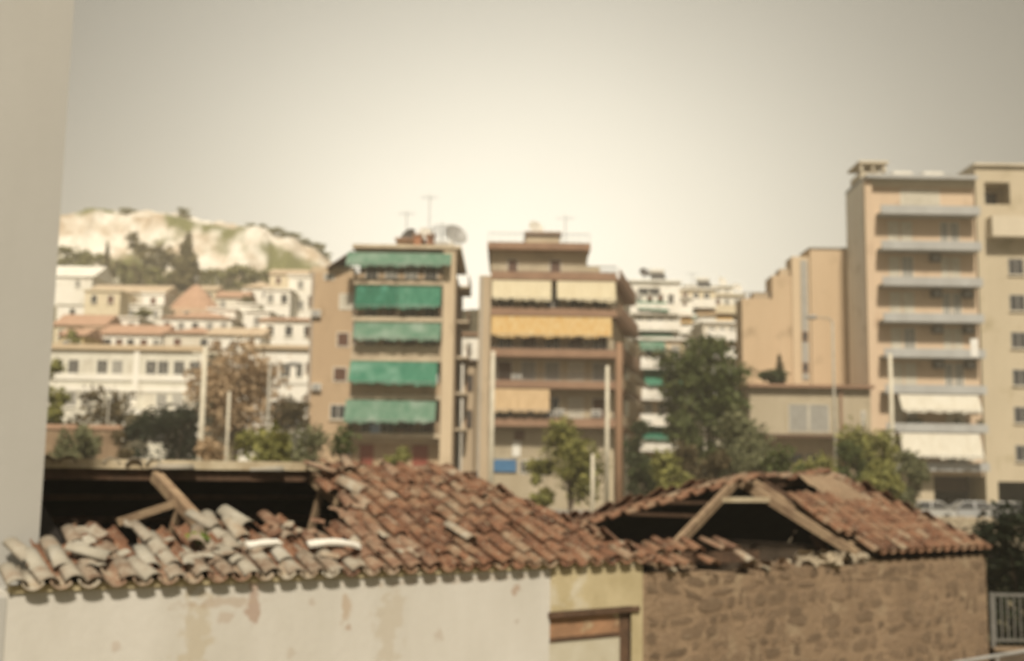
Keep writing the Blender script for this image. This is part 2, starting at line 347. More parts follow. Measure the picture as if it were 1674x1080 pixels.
def vnoise(x, y, seed, oct_=5):
    r = np.random.default_rng(seed); out = 0; amp = 1.; f = 1.; tot = 0
    for _ in range(oct_):
        T = r.random((64, 64)); xf = (x*f) % 64; yf = (y*f) % 64
        i = np.floor(xf).astype(int); j = np.floor(yf).astype(int); u = xf-i; v = yf-j; u = u*u*(3-2*u); v = v*v*(3-2*v)
        a = T[i % 64, j % 64]; b = T[(i+1) % 64, j % 64]; c = T[i % 64, (j+1) % 64]; d = T[(i+1) % 64, (j+1) % 64]
        out = out+amp*((a*(1-u)+b*u)*(1-v)+(c*(1-u)+d*u)*v); tot += amp; amp *= .55; f *= 2.03
    return out/tot
def hill_z(x, y):
    top = np.interp(x, cx, cz); base = 40.0
    n1 = vnoise(x/26+9, y/26, 3); n2 = vnoise(x/7, y/9, 5)
    n3 = vnoise(x/8+31, y/60, 8, 4)
    t = (y-262+18*(n1-.5))/68; t = t+.34*(n3-.5)*np.clip(1.15-t, 0, 1)
    prof = np.interp(t, [0, .25, .46, .56, .74, .82, 1.0, 1.25, 2.2, 3], [0, .14, .28, .55, .66, .90, .985, 1.0, .5, -.2])
    crag = np.abs(n2-.5)*2
    z = base+(top-base)*prof
    amp = np.clip(prof, 0, 1)*np.clip(1.15-prof, .12, 1)
    return z+amp*(np.floor(n1*9)/9-n1)*26*.6+amp*(crag-.5)*13+(n2-.5)*1.5
grid_obj('hill', np.linspace(-300, 0, 300), np.linspace(250, 470, 200), hill_z, 'rock', smooth=False)
#@@PART2
# ------------------------------------------------------------------ the two ruined tiled houses (local frame: x along the eave, y back, z up)
AX, AY, PHI = -4.3191, 10.334, R(37.676)
UX = Vector((math.cos(PHI), math.sin(PHI), 0)); VX = Vector((-math.sin(PHI), math.cos(PHI), 0))
def W(s, t, z): return Vector((AX, AY, 0))+UX*s+VX*t+Vector((0, 0, z))
def tile_verts(L=.42, r0=.098, r1=.082, th=.015, n=7, arc=R(84), wob=0.0):
    vs = []; fs = []
    ys = (0, L*.5, L)
    for k, y in enumerate(ys):
        r = r0+(r1-r0)*y/L
        for i in range(n+1):
            a = -arc+2*arc*i/n
            w = 1+wob*random.uniform(-1, 1)
            vs.append((math.sin(a)*r*w, y, math.cos(a)*r*w*.82-.02))
        for i in range(n+1):
            a = -arc+2*arc*i/n
            vs.append((math.sin(a)*(r-th), y, math.cos(a)*(r-th)*.82-.02))
    st = 2*(n+1)
    for k in range(2):
        for i in range(n):
            o = k*st+i; fs.append((o, o+1, o+st+1, o+st))
            o2 = o+n+1; fs.append((o2+1, o2, o2+st, o2+st+1))
        for i in (0, n):
            o = k*st+i; q = (o, o+st, o+st+n+1, o+n+1); fs.append(q if i == 0 else q[::-1])
    for i in range(n):
        fs.append((i+1, i, i+n+1, i+n+2)); o = 2*st+i; fs.append((o, o+1, o+n+2, o+n+1))
    return vs, fs
TILES = []
for k in range(4):
    TILES.append(tile_verts(L=random.uniform(.40, .45), wob=.035))
def tile_meshes(m): 
    out = []
    for i, (vs, fs) in enumerate(TILES):
        b = MB(); b.add(vs, fs); me = b.mesh('roof_tile', m); me.polygons.foreach_set('use_smooth', [i2 % 1 == 0 for i2 in range(len(me.polygons))]); out.append(me)
    return out
TM = {m: tile_meshes(m) for m in ('tile_red', 'tile_mix', 'tile_pale')}
def add_tile(mb, M4, k=0):
    vs, fs = TILES[k % 4]; mb.add([M4 @ Vector(p) for p in vs], fs)
def slope_M(s, t, z, ang, jit=.03, flip=False, roll=0):
    m = Matrix.Translation((s, t, z)) @ Matrix.Rotation(random.gauss(0, jit), 4, 'Z') @ Matrix.Rotation(ang-.035+random.gauss(0, jit*.5), 4, 'X')
    if flip: m = m @ Matrix.Rotation(math.pi, 4, 'Y')
    return m @ Matrix.Rotation(random.gauss(0, jit*1.5), 4, 'Y')

# ---- tall white neighbour
pr = empty('party_wall_building', W(-.03, -.06, 0), 'tall blank white rendered building end abutting the broken tiled roof', 'building', rz=PHI)
off = (-.03, -.06, 0)
MB(off).prism([(-8, 1.05), (.5, 1.05), (.5, 6.5), (-8, 6.5)], 0, 13.0).build('wall', 'party_plaster', pr)
an_ = [(-8, .14), (-.003, .14), (.47, 1.047), (-8, 1.047)]; zt_ = [2.6, 2.6, 2.62, 2.62]
MB(off).add([(x, y, 0) for x, y in an_]+[(x, y, z) for (x, y), z in zip(an_, zt_)], [(3, 2, 1, 0), (4, 5, 6, 7), (0, 1, 5, 4), (1, 2, 6, 5), (2, 3, 7, 6), (3, 0, 4, 7)]).build('front_annexe', 'party_plaster', pr)
MB(off).box(-8.1, .56, .99, 6.6, 13.0, 13.15).build('coping', 'kerb', pr)

# ---- house 1
h1 = empty('tiled_house', W(0, 0, 0), 'whitewashed ruined house with a hole in its weathered clay tile roof', 'house', rz=PHI)
Z0, m1, TR, SR, SE = 2.60, 1.17/2.8, 2.8, 6.40, 7.92
a1 = math.atan(m1)
wl = MB().box(0.0, 6.21, .15, .6, 0, 2.635).box(6.21, 7.60, .15, .6, 2.125, 2.635).build('front_wall', 'limewash', h1)
MB().box(6.215, 7.737, .135, .149, 2.13, 2.63).box(7.545, 7.737, .135, .149, 0, 2.13).build('door_surround', 'beige_plaster', h1)
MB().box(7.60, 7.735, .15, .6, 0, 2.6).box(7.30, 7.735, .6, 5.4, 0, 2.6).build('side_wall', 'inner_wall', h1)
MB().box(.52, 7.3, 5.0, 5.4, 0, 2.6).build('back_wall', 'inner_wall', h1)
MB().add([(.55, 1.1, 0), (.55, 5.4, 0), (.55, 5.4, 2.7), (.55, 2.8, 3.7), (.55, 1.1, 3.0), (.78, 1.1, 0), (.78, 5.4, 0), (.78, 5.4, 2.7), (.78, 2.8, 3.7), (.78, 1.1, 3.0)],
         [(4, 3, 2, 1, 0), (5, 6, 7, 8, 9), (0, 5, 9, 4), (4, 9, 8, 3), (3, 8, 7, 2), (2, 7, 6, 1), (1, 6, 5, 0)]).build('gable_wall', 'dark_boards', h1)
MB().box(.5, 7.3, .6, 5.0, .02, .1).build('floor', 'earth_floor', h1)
dr = MB().box(6.22, 7.37, .17, .22, 0.05, 1.765).build('door', 'door_white', h1)
MB().box(6.22, 7.37, .155, .22, 1.77, 1.81).build('transom', 'dark_wood', h1)
for k in range(4):
    MB().box(6.22+k*.2875, 6.215+(k+1)*.2875, .165+.006*(k % 2), .21, 1.815, 2.058).build('board', 'rust_board', h1)
MB().box(7.375, 7.535, .17, .5, 0, 2.058).build('door_jamb', 'dark_wood', h1)
MB().bar((6.18, .16, 2.092), (7.66, .16, 2.092), .12, .062).build('lintel', 'dark_wood', h1)
TB = [(-1, 1.2), (0, 1.2), (.52, 1.13), (.9, 1.10), (1.34, 1.14), (1.7, 1.17), (2.05, 1.3), (2.4, 1.42), (2.6, 1.22), (3., 1.28), (3.5, 1.22), (3.81, 1.25), (4.21, 2.0), (4.40, 2.9), (9, 2.9)]
def tb(s): return float(np.interp(s, [a for a, _ in TB], [b for _, b in TB]))
def hip1(t): return SE-(SE-SR)*t/TR
ncover = 0
SP = .248; ROW = .262
pan = MB(); c_i = 0
for c in range(33):
    s0 = .06+c*SP
    for r in range(13):
        t0 = .08+r*ROW*math.cos(a1)
        z0 = Z0+t0*m1
        lean = .05*math.sin(c*1.7)+.03*math.sin(r*2.1+c)
        s = s0+random.gauss(0, .012)+lean*.4
        top = t0+.38*math.cos(a1)
        if t0 > 2.62 and s > 4.4: continue
        if s > hip1(t0)-.02: continue
        if s < .02+.40*t0: continue
        if s < .6 and top > 1.0: continue
        edge = tb(s)
        if top > edge+.16*math.sin(c*2.3)+random.uniform(-.03, .12): continue
        near = (edge-t0) < .75 and s < 4.6
        jit = .11 if near else (.075 if s < 3.4 else .045)
        if near and random.random() < .10: pass
        elif random.random() < .02: pass
        else:
            x = s/7.9+random.gauss(0, .085)-.10*(t0 < .8)*(s < 4)
            mk = 'tile_pale' if x < .33 else ('tile_mix' if x < .56 else 'tile_red')
            inst('roof_tile', random.choice(TM[mk]), h1, slope_M(s, t0-.02, z0+.078+random.gauss(0, .012), a1, jit)); ncover += 1
        sp = s0+SP/2
        Mp = slope_M(sp, t0-.05, z0+.075, a1, jit*.6, flip=True)
        if r == 0 and sp < hip1(0):
            inst('pan_tile', random.choice(TM['tile_red' if sp > 4 else 'tile_mix']), h1, Mp)
        elif sp < hip1(t0) and not (sp < .62 and top > .95) and sp > .06+.42*t0: add_tile(pan, Mp, c+r)
tag(pan.build('pan_tiles', 'tile_red', h1), kind='stuff')
# slipped loose tiles round the hole
for (s, t, dz, rz, ry) in [(2.3, 1.0, .12, .4, .1), (4.45, 2.3, .17, .7, .5), (4.55, 1.8, .17, .35, -.4),   (2.62, .95, .16, .25, -.5), (4.75, 2.45, .16, -.3, .3), (1.9, .55, .17, -.4, .2), (.95, .35, .16, .9, .1), (5.3, .5, .17, .2, .2)]:
    inst('roof_tile', random.choice(TM['tile_mix' if s > 3 else 'tile_pale']), h1, Matrix.Translation((s, t, Z0+t*m1+dz)) @ Matrix.Rotation(a1, 4, 'X') @ Matrix.Rotation(rz, 4, 'Z') @ Matrix.Rotation(ry, 4, 'Y'))
FR = []
for k in range(5):
    vs, fs = tile_verts(L=random.uniform(.10, .2), r0=.095, r1=.085, n=5, arc=R(random.uniform(25, 60)), wob=.08)
    FR.append((vs, fs))
FRM = {}
for mk in ('tile_pale', 'tile_mix', 'tile_red'):
    FRM[mk] = []
    for vs, fs in FR:
        b = MB(); b.add([(x, y, z-.06) for x, y, z in vs], fs); FRM[mk].append(b.mesh('tile_fragment', mk))
for k in range(58):
    s = random.choice([random.uniform(.3, 4.4), random.uniform(.3, 4.4), random.uniform(4.4, 7.2)]); t = random.uniform(.15, min(tb(s)-.1, hip1(0)))
    if s > hip1(t)-.2 or s < .45+.4*t: continue
    inst('tile_fragment', random.choice(FRM['tile_pale' if s < 2.6 else ('tile_mix' if s < 4.5 else 'tile_red')]), h1, Matrix.Translation((s, t, Z0+t*m1+.165)) @ Matrix.Rotation(a1+random.gauss(0, .15), 4, 'X') @ Matrix.Rotation(random.uniform(0, 6.28), 4, 'Z') @ Matrix.Rotation(random.gauss(0, .25), 4, 'Y'))
def run_tiles(house, p, q, mats, step=.33, name='ridge_tile', scale=1.2, off=(0, 0, 0), sag=0.0):
    p = Vector(p); q = Vector(q); d = q-p; n = max(1, int(d.length/step)); dn = d.normalized()
    zx = Vector((0, 0, 1)); xa = dn.cross(zx).normalized(); za = xa.cross(dn)
    B = Matrix((xa, dn, za)).transposed().to_4x4()
    for i in range(n):
        o = p+d*(i/n); o.z -= sag*math.sin(math.pi*(i+.5)/n)
        mm = Matrix.Translation(o-Vector(off)) @ B @ Matrix.Rotation(random.gauss(-.04, .03), 4, 'X') @ Matrix.Rotation(random.gauss(0, .06), 4, 'Z') @ Matrix.Scale(scale, 4)
        inst(name, random.choice(TM[random.choice(mats)]), house, mm)
RZ = Z0+TR*m1
run_tiles(h1, (6.5, 2.8, RZ+.06), (4.45, 2.8, RZ+.05), ['tile_red', 'tile_red', 'tile_mix'], sag=.03)
run_tiles(h1, (7.86, .06, Z0+.09), (6.42, 2.74, RZ+.07), ['tile_red', 'tile_red', 'tile_mix'])
# timber
MB().bar((.56, 2.72, 3.80), (2.3, 2.72, 3.81), .06, .11).bar((2.3, 2.725, 3.81), (4.5, 2.725, 3.825), .06, .11).build('ridge_beam', 'pale_wood', h1)
MB().bar((.6, 2.80, 3.70), (7.0, 2.80, 3.72), .08, .16).build('ridge_beam', 'dark_wood', h1)
def raft(s, t0, t1, mt, w=.11, h=.13, ds=0.0, dz=0.0):
    MB().bar((s+ds, t0, Z0+t0*m1-.06), (s, t1, Z0+t1*m1-.07+dz), w, h).build('rafter', mt, h1)
raft(2.27, .3, 2.74, 'old_wood', ds=.10); raft(4.36, .3, 2.74, 'old_wood'); raft(1.1, .3, 1.0, 'old_wood')
for s in (3.3, 5.4, 6.3): raft(s, .3, 1.2 if s < 4 else 2.7, 'dark_wood')
MB().bar((2.29, 1.98, 3.36), (2.27, 2.42, 2.62), .075, .09).build('strut', 'old_wood', h1)
MB().bar((2.28, 2.05, 3.38), (1.62, 2.1, 3.16), .07, .08).build('strut', 'old_wood', h1)
MB().bar((2.3, 1.95, 3.33), (2.38, 1.55, 3.05), .1, .12).build('strut', 'dark_wood', h1)
MB().bar((4.33, 2.45, 3.52), (4.30, 2.85, 2.6), .07, .08).build('strut', 'old_wood', h1)
MB().bar((1.2, 2.2, 3.18), (.95, 2.7, 2.5), .06, .07).build('strut', 'dark_wood', h1)
for s in (2.3, 4.35, 6.2): MB().bar((s, .6, 2.5), (s, 5.0, 2.5), .14, .18).build('tie_beam', 'dark_wood', h1)
for t, z in ((3.5, 3.42), (4.2, 3.12)): MB().bar((.78, t, z), (7.2, t, z+.03), .08, .1).build('purlin', 'dark_wood', h1)
# decks under the tiles
def sheet(mb, pts, th=.03):
    n = len(pts); lo = [(x, y, z-th) for x, y, z in pts]
    mb.add(list(pts)+lo, [tuple(range(n)), tuple(range(2*n-1, n-1, -1))]+[(i, n+i, n+(i+1) % n, (i+1) % n) for i in range(n)])
    return mb
zz = lambda t, d=0.0: Z0+t*m1+d
MB().box(.02, 7.72, .125, .24, 2.637, 2.70).build('eave_mortar', 'beige_plaster', h1)
dk = MB()
sheet(dk, [(0.1, .25, zz(.25, -.03)), (7.75, .25, zz(.25, -.03)), (hip1(1.0)-.03, 1.0, zz(1.0, -.03)), (.56, 1.0, zz(1.0, -.03))])
sheet(dk, [(4.42, 1.0, zz(1.0, -.031)), (hip1(1.0)-.03, 1.0, zz(1.0, -.031)), (SR-.03, 2.78, zz(2.78, -.031)), (4.55, 2.78, zz(2.78, -.031))])
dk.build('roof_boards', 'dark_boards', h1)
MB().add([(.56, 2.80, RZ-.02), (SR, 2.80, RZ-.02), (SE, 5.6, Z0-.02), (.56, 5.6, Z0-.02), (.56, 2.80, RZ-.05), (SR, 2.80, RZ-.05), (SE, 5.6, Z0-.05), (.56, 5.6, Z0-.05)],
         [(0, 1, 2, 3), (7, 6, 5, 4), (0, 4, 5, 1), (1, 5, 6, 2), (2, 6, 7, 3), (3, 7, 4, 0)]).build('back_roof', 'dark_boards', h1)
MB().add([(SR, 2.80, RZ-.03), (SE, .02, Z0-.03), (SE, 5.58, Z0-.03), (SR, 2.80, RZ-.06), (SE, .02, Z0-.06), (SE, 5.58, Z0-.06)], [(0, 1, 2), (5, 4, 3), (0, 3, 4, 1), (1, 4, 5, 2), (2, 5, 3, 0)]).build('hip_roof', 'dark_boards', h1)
bt = MB()
for c in range(27):
    s = .75+c*SP
    for r in range(9):
        t = 5.5-r*ROW*math.cos(a1)
        mm = Matrix.Translation((s+random.gauss(0, .01), t, Z0+(5.6-t)*m1+.07)) @ Matrix.Rotation(math.pi, 4, 'Z') @ Matrix.Rotation(a1-.03, 4, 'X')
        if s < SE-(SE-SR)*(5.6-t)/2.8: add_tile(bt, mm, c)
ah = math.atan((RZ-Z0)/(SE-SR))
for c in range(20):
    t = .25+c*.26
    for r in range(6):
        d = r*.28*math.cos(ah); lim = (1-abs(t-2.8)/2.8)*(SE-SR)
        if d < lim-.05: add_tile(bt, Matrix.Translation((SE-d, t, Z0+d*math.tan(ah)+.06)) @ Matrix.Rotation(math.pi/2, 4, 'Z') @ Matrix.Rotation(ah-.03, 4, 'X'), c)
tag(bt.build('back_tiles', 'tile_mix', h1), kind='stuff')
for k in range(6):      # tile ends standing above the broken ridge
    s = .98+k*.247
    inst('roof_tile', TM['tile_pale'][k % 4], h1, Matrix.Translation((s, 2.66+random.gauss(0, .02), RZ+.055+random.gauss(0, .006))) @ Matrix.Rotation(-.16+random.gauss(0, .03), 4, 'X') @ Matrix.Rotation(random.gauss(0, .08), 4, 'Z') @ Matrix.Scale(1.05, 4))
for (s, rz) in ((2.42, 1.4), (2.7, 1.65), (3.9, 1.5)):
    inst('ridge_tile', TM['tile_pale'][1], h1, Matrix.Translation((s, 2.74, RZ+.0)) @ Matrix.Rotation(rz, 4, 'Z') @ Matrix.Scale(1.1, 4))

# ---- house 2 (stone)
H2 = 7.75; off2 = (H2, 0, 0)
h2 = empty('stone_house', W(H2, 0, 0), 'roofless brown rubble stone house with bare rafters and tiles at one end', 'house', rz=PHI)
E2 = 2.56; R2 = 2.2; P1 = Vector((11.9, 2.2, 3.78)); P2 = Vector((14.24, 2.2, 3.88)); S2 = 15.87
m2 = (3.84-E2)/R2; a2 = math.atan(m2)
def top2(s):
    return float(np.interp(s, [7.75, 8.2, 9.4, 10, 10.4, 11, 11.8, 12.5, 13, 15.87], [2.53, 2.5, 2.46, 2.44, 2.47, 2.5, 2.48, 2.5, 2.52, 2.53]))
pts = [(7.74, 0)]+[(15.86, 0)]+[(s, top2(s)+random.uniform(-.03, .03)) for s in np.linspace(15.86, 7.74, 42)]
mbw = MB(off2); n = len(pts)
mbw.add([(s, .16, z) for s, z in pts]+[(s, .62, z) for s, z in pts], [tuple(range(n)), tuple(range(2*n-1, n-1, -1))]+[(i, n+i, n+(i+1) % n, (i+1) % n) for i in range(n)])
w2 = mbw.build('front_wall', 'stone_mortar', h2)
def stone_mesh(m, sd):
    rr = random.Random(sd); k = 9; vs = []
    rad = [rr.uniform(.74, 1.12) for _ in range(k)]; ang = sorted(2*math.pi*(i+rr.uniform(.15, .85))/k for i in range(k)); ty = rr.uniform(-.012, .012); tx = rr.uniform(-.012, .012)
    for (sc, y) in ((1.0, .05), (.95, -.004), (.80, -.016)):
        for i in range(k):
            c, s_ = math.cos(ang[i]), math.sin(ang[i]); q = (abs(c)**5+abs(s_)**5)**.2
            x = .5*c/q*sc*rad[i]; z = .5*s_/q*sc*rad[i]
            vs.append((x, y+(tx*x+ty*z if y < 0 else 0)+rr.uniform(-.004, .004), z))
    fs = [(r*k+i, r*k+(i+1) % k, (r+1)*k+(i+1) % k, (r+1)*k+i) for r in range(2) for i in range(k)]+[tuple(2*k+i for i in range(k))]
    b = MB(); b.add(vs, fs); return b.mesh('stone', m)
SMS = [stone_mesh('stone', i) for i in range(10)]; SMP = [stone_mesh('pale_stone', 50+i) for i in range(4)]
z = .80
while z < 2.45:
    hh = random.choice((.11, .15, .19, .24)); s = 7.76+random.uniform(0, .1)
    while s < 15.75:
        ww = random.choice((.15, .22, .3, .42, .55))*random.uniform(.85, 1.15)
        if s+ww > 15.86: ww = 15.86-s
        zt = z+hh/2+random.gauss(0, .03); h_ = hh*random.uniform(.7, 1.15)
        if zt+h_/2 < top2(s+ww/2)+.01 and ww > .1 and random.random() < .86:
            mm = Matrix.Translation((s+ww/2-H2, .16, zt)) @ Matrix.Rotation(random.gauss(0, .12), 4, 'Y') @ Matrix.Diagonal((ww*.95, random.uniform(.15, .8), h_, 1))
            inst('stone', random.choice(SMS), w2, mm)
        s += ww
    z += hh
# rubble on the wall head
for k in range(64):
    u_ = random.random(); s = random.choice([random.gauss(11.7, .5), random.gauss(11.9, .45), random.gauss(10.2, .35), random.uniform(8.3, 12.6)])
    s = min(max(s, 7.95), 12.7); sc = random.uniform(.09, .22)
    pale = (10.9 < s < 12.7) or random.random() < .3
    zt = top2(s)+sc*.2+(.10*random.random() if 11.2 < s < 12.5 else 0)
    mm = Matrix.Translation((s-H2, random.uniform(.2, .5), zt)) @ Matrix.Rotation(random.uniform(0, 6), 4, 'Z') @ Matrix.Rotation(random.uniform(-.6, .6), 4, 'X') @ Matrix.Diagonal((sc*1.4, sc*8, sc*.8, 1))
    o = inst('stone', random.choice(SMP if pale else SMS), w2, mm)
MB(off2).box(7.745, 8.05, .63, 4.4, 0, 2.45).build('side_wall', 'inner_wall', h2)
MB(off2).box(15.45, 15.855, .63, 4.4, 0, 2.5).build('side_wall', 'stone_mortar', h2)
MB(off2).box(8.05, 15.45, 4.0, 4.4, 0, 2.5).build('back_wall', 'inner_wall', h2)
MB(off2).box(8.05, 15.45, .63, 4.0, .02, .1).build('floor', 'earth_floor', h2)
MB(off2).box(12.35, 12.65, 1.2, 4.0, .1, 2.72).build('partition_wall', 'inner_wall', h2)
z2 = lambda t, d=0.: E2+t*m2+d
def hip2(t): return S2-(S2-P2.x)*t/R2
pan2 = MB(off2)
for c in range(15):
    s0 = 12.42+c*SP
    for r in range(10):
        t0 = .08+r*ROW*math.cos(a2); top = t0+.38*math.cos(a2)
        s = s0+random.gauss(0, .015)
        if s > hip2(t0)-.02: continue
        if top > 2.15: continue
        if s < 13.95 and top > 1.62+random.uniform(-.08, .08): continue
        if s < 12.5+(.3 if r % 3 == 1 else 0) and r < 2: continue
        if 13.5 < s < 14.3 and 1.35 < top < 2.1: continue
        mm = slope_M(s-H2, t0-.02, z2(t0, .075), a2, .05)
        inst('roof_tile', random.choice(TM['tile_red']), h2, mm)
        Mp = slope_M(s0+SP/2, t0-.05, z2(t0, .075), a2, .03, flip=True)
        if s0+SP/2 < hip2(t0): add_tile(pan2, Mp, c+r)
tag(pan2.build('pan_tiles', 'tile_red', h2), kind='stuff')
for c in range(8):      # a few tiles left on the broken eave
    for r in range(2):
        if random.random() < .8:
            s = 7.98+c*SP
            inst('roof_tile', random.choice(TM['tile_red' if c < 5 else 'tile_mix']), h2, slope_M(s-H2, r*.27+.02, z2(r*.27, .05), a2*.7, .12))
mh = MB(off2); G = 9
hv = [(13.3+1.1*i/G, 1.25+.85*j/G, z2(1.25+.85*j/G, .05+.05*random.random()+.06*math.sin(3*i/G)*math.sin(3*j/G))) for j in range(G+1) for i in range(G+1)]
mh.add(hv, [(j*(G+1)+i, j*(G+1)+i+1, (j+1)*(G+1)+i+1, (j+1)*(G+1)+i) for j in range(G) for i in range(G)]); mh.build('mortar_bed', 'stone_mortar', h2)
run_tiles(h2, P2+Vector((.05, 0, .05)), P1+Vector((.25, 0, .04)), ['tile_red', 'tile_mix'], off=off2, sag=.05)
run_tiles(h2, (15.82, .05, E2+.09), P2+Vector((0, 0, .05)), ['tile_red', 'tile_red', 'tile_mix'], off=off2)
# left hip: strip of tiles that still hangs on the rear hip rafter
BL = Vector((8.0, 4.3, E2+.02)); FL = Vector((8.0, .25, E2-.02))
al = math.atan((P1.z-E2)/(P1.x-8.0))
for i in range(16):
    f = i/16
    q = P1.lerp(BL, f)
    for j in range(2 if f < .8 else 1):
        p = q+Vector((-.02, -.12-.24*j, 0)); p.z = P1.z-(P1.x-p.x)*math.tan(al)
        mm = Matrix.Translation(p-Vector(off2)+Vector((-.3, 0, -.06))) @ Matrix.Rotation(-math.pi/2, 4, 'Z') @ Matrix.Rotation(al-.02, 4, 'X') @ Matrix.Rotation(random.gauss(0, .1), 4, 'Z')
        inst('roof_tile', random.choice(TM['tile_red']), h2, mm)
def rf(p, q, w, h, mt, name='rafter'):
    MB(off2).bar(p, q, w, h).build(name, mt, h2)
rf(P1-Vector((0, 0, .02)), BL-Vector((0, 0, .06)), .1, .16, 'dark_wood', 'hip_rafter')
rf(P1-Vector((0, .03, .02)), FL, .10, .13, 'old_wood', 'hip_rafter')
rf(P1-Vector((0, .02, .04)), (12.5, .3, E2+.06), .17, .13, 'old_wood')
rf((12.22, 2.1, 3.72), (12.78, .35, E2+.06), .09, .08, 'old_wood')
rf((12.45, 2.1, 3.70), (13.3, .35, E2+.02), .09, .1, 'dark_wood')
rf((14.2, 2.1, 3.70), (14.4, .35, E2+.0), .09, .1, 'dark_wood')
rf(P1+Vector((0, .05, -.10)), P2+Vector((0, .05, -.10)), .1, .16, 'dark_wood', 'ridge_beam')
c1 = P1.lerp(FL, .28); c2 = P1.lerp(Vector((12.5, .3, E2+.06)), .30)
rf(c1, c2, .07, .08, 'pale_wood', 'collar_beam')
c3 = P1.lerp(FL, .66)
rf(c3, (8.45, .45, 2.45), .08, .08, 'pale_wood', 'strut')
for (a, b) in ((.35, .62), (.5, .85)):
    rf(P1.lerp(BL, a), P1.lerp(FL, a)+Vector((0, 0, .04)), .06, .05, 'dark_wood', 'batten')
rf((8.05, 2.2, 2.5), (15.4, 2.2, 2.5), .14, .18, 'dark_wood', 'tie_beam')
rf((12.45, .75, 2.45), (12.5, 1.15, 2.9), .1, .1, 'dark_wood', 'post')
bk = MB(off2)
sheet(bk, [tuple(P1+Vector((0, .03, -.08))), tuple(P2+Vector((0, .03, -.08))), (15.85, 4.4, E2-.06), (8.0, 4.4, E2-.06)])
bk.build('back_roof', 'dark_boards', h2)
bk = MB(off2); sheet(bk, [tuple(P2+Vector((.02, 0, -.05))), (15.87, .03, E2-.05), (15.87, 4.37, E2-.05)]); bk.build('hip_roof', 'dark_boards', h2)
b2 = MB(off2)
for c in range(29):
    s = 8.4+c*SP
    for r in range(8):
        d = r*ROW*math.cos(a2); t = 4.4-d
        lo = 8.0+(P1.x-8.0)*d/R2; hi = S2-(S2-P2.x)*d/R2
        if lo+.1 < s < hi-.05 and d < 2.0:
            add_tile(b2, Matrix.Translation((s, t, E2+d*m2+.03)) @ Matrix.Rotation(math.pi, 4, 'Z') @ Matrix.Rotation(a2-.03, 4, 'X'), c)
ah2 = math.atan((P2.z-E2)/(S2-P2.x))
for c in range(16):
    t = .25+c*.26
    for r in range(6):
        d = r*.28*math.cos(ah2); lim = (1-abs(t-2.2)/2.2)*(S2-P2.x)
        if d < lim-.05: add_tile(b2, Matrix.Translation((S2-d, t, E2+d*math.tan(ah2)+.05)) @ Matrix.Rotation(math.pi/2, 4, 'Z') @ Matrix.Rotation(ah2-.03, 4, 'X'), c)
tag(b2.build('back_tiles', 'tile_red', h2), kind='stuff')

# ---- things lying on the roof
def lying(name, label, s, t, L, wd, th, rz, m, bend=0.0):
    b = MB(); n = 6
    vs = []
    for i in range(n+1):
        x = -L/2+L*i/n; zb = bend*math.sin(math.pi*i/n)
        w_ = wd*(1+.12*math.sin(i*2.2))
        vs += [(x, -w_/2, zb), (x, w_/2, zb), (x, w_/2, zb+th), (x, -w_/2, zb+th)]
    fs = [(4*i+k, 4*i+(k+1) % 4, 4*i+4+(k+1) % 4, 4*i+4+k) for i in range(n) for k in range(4)]+[(3, 2, 1, 0), (4*n, 4*n+1, 4*n+2, 4*n+3)]
    b.add(vs, fs); o = b.build(name, m)
    p = W(s, t, Z0+t*m1+.155); o.matrix_world = Matrix.Translation(p) @ Matrix.Rotation(PHI, 4, 'Z') @ Matrix.Rotation(a1, 4, 'X') @ Matrix.Rotation(rz, 4, 'Z')
    return tag(o, label, 'debris')
lying('broken_board', 'short white broken board lying on the clay tiles', 2.62, .53, .40, .10, .03, .15, 'debris_white', .01)
lying('broken_board', 'long white bent strip lying on the clay tiles near the eave', 3.42, .46, .60, .11, .03, -.12, 'debris_white', .04)
# ------------------------------------------------------------------ vegetation
def leaf_cloud(lobes, n, size, rs, flat=.75):
    """leaf-sized quads through a set of lobes (cx,cy,cz,rx,ry,rz)"""
    r = np.random.default_rng(rs)
    vol = np.array([l[3]*l[4]*l[5] for l in lobes])**.75; pick = r.choice(len(lobes), n, p=vol/vol.sum())
    L = np.array(lobes)[pick]
    d = r.normal(size=(n, 3)); d /= np.linalg.norm(d, axis=1)[:, None]
    rad = r.random(n)**.45*(1+.22*r.normal(size=n)*.6)
    c = L[:, :3]+d*L[:, 3:]*rad[:, None]
    a = r.normal(size=(n, 3))+d*.0; a /= np.linalg.norm(a, axis=1)[:, None]
    b = np.cross(a, d+r.normal(size=(n, 3))*.6); b /= np.linalg.norm(b, axis=1)[:, None]+1e-6
    s = size*(.4+1.3*r.random(n)**1.6)[:, None]
    a = a*s; b = b*s*flat
    V_ = np.stack([c-a, c+b*.6, c+a, c-b*.6], 1).reshape(-1, 3)
    return V_, np.arange(4*n).reshape(n, 4)
def crown_lobes(w, h, base, k, rs, kind='round'):
    r = random.Random(rs); out = []
    for i in range(k):
        f = (i+.5)/k
        if kind == 'cone':
            rr = w/2*(1-f)*.95+.05*w; out.append((r.gauss(0, .03*w), r.gauss(0, .03*w), base+h*f, rr, rr, h/k*1.1)); continue
        a = r.uniform(0, 6.28); zf = r.uniform(.12, .9)
        prof = math.sin(math.pi*min(max(zf*.85+.1, 0), 1))**.7
        if kind == 'up': prof = .55+.45*math.sin(math.pi*zf)
        rad = w/2*prof*r.uniform(.25, .78)
        q = r.uniform(.16, .30)*w
        out.append((math.cos(a)*rad, math.sin(a)*rad, base+h*zf, q, q, q*r.uniform(.6, .95)*min(1.4, h/w+.2)))
    return out
TREES = {}
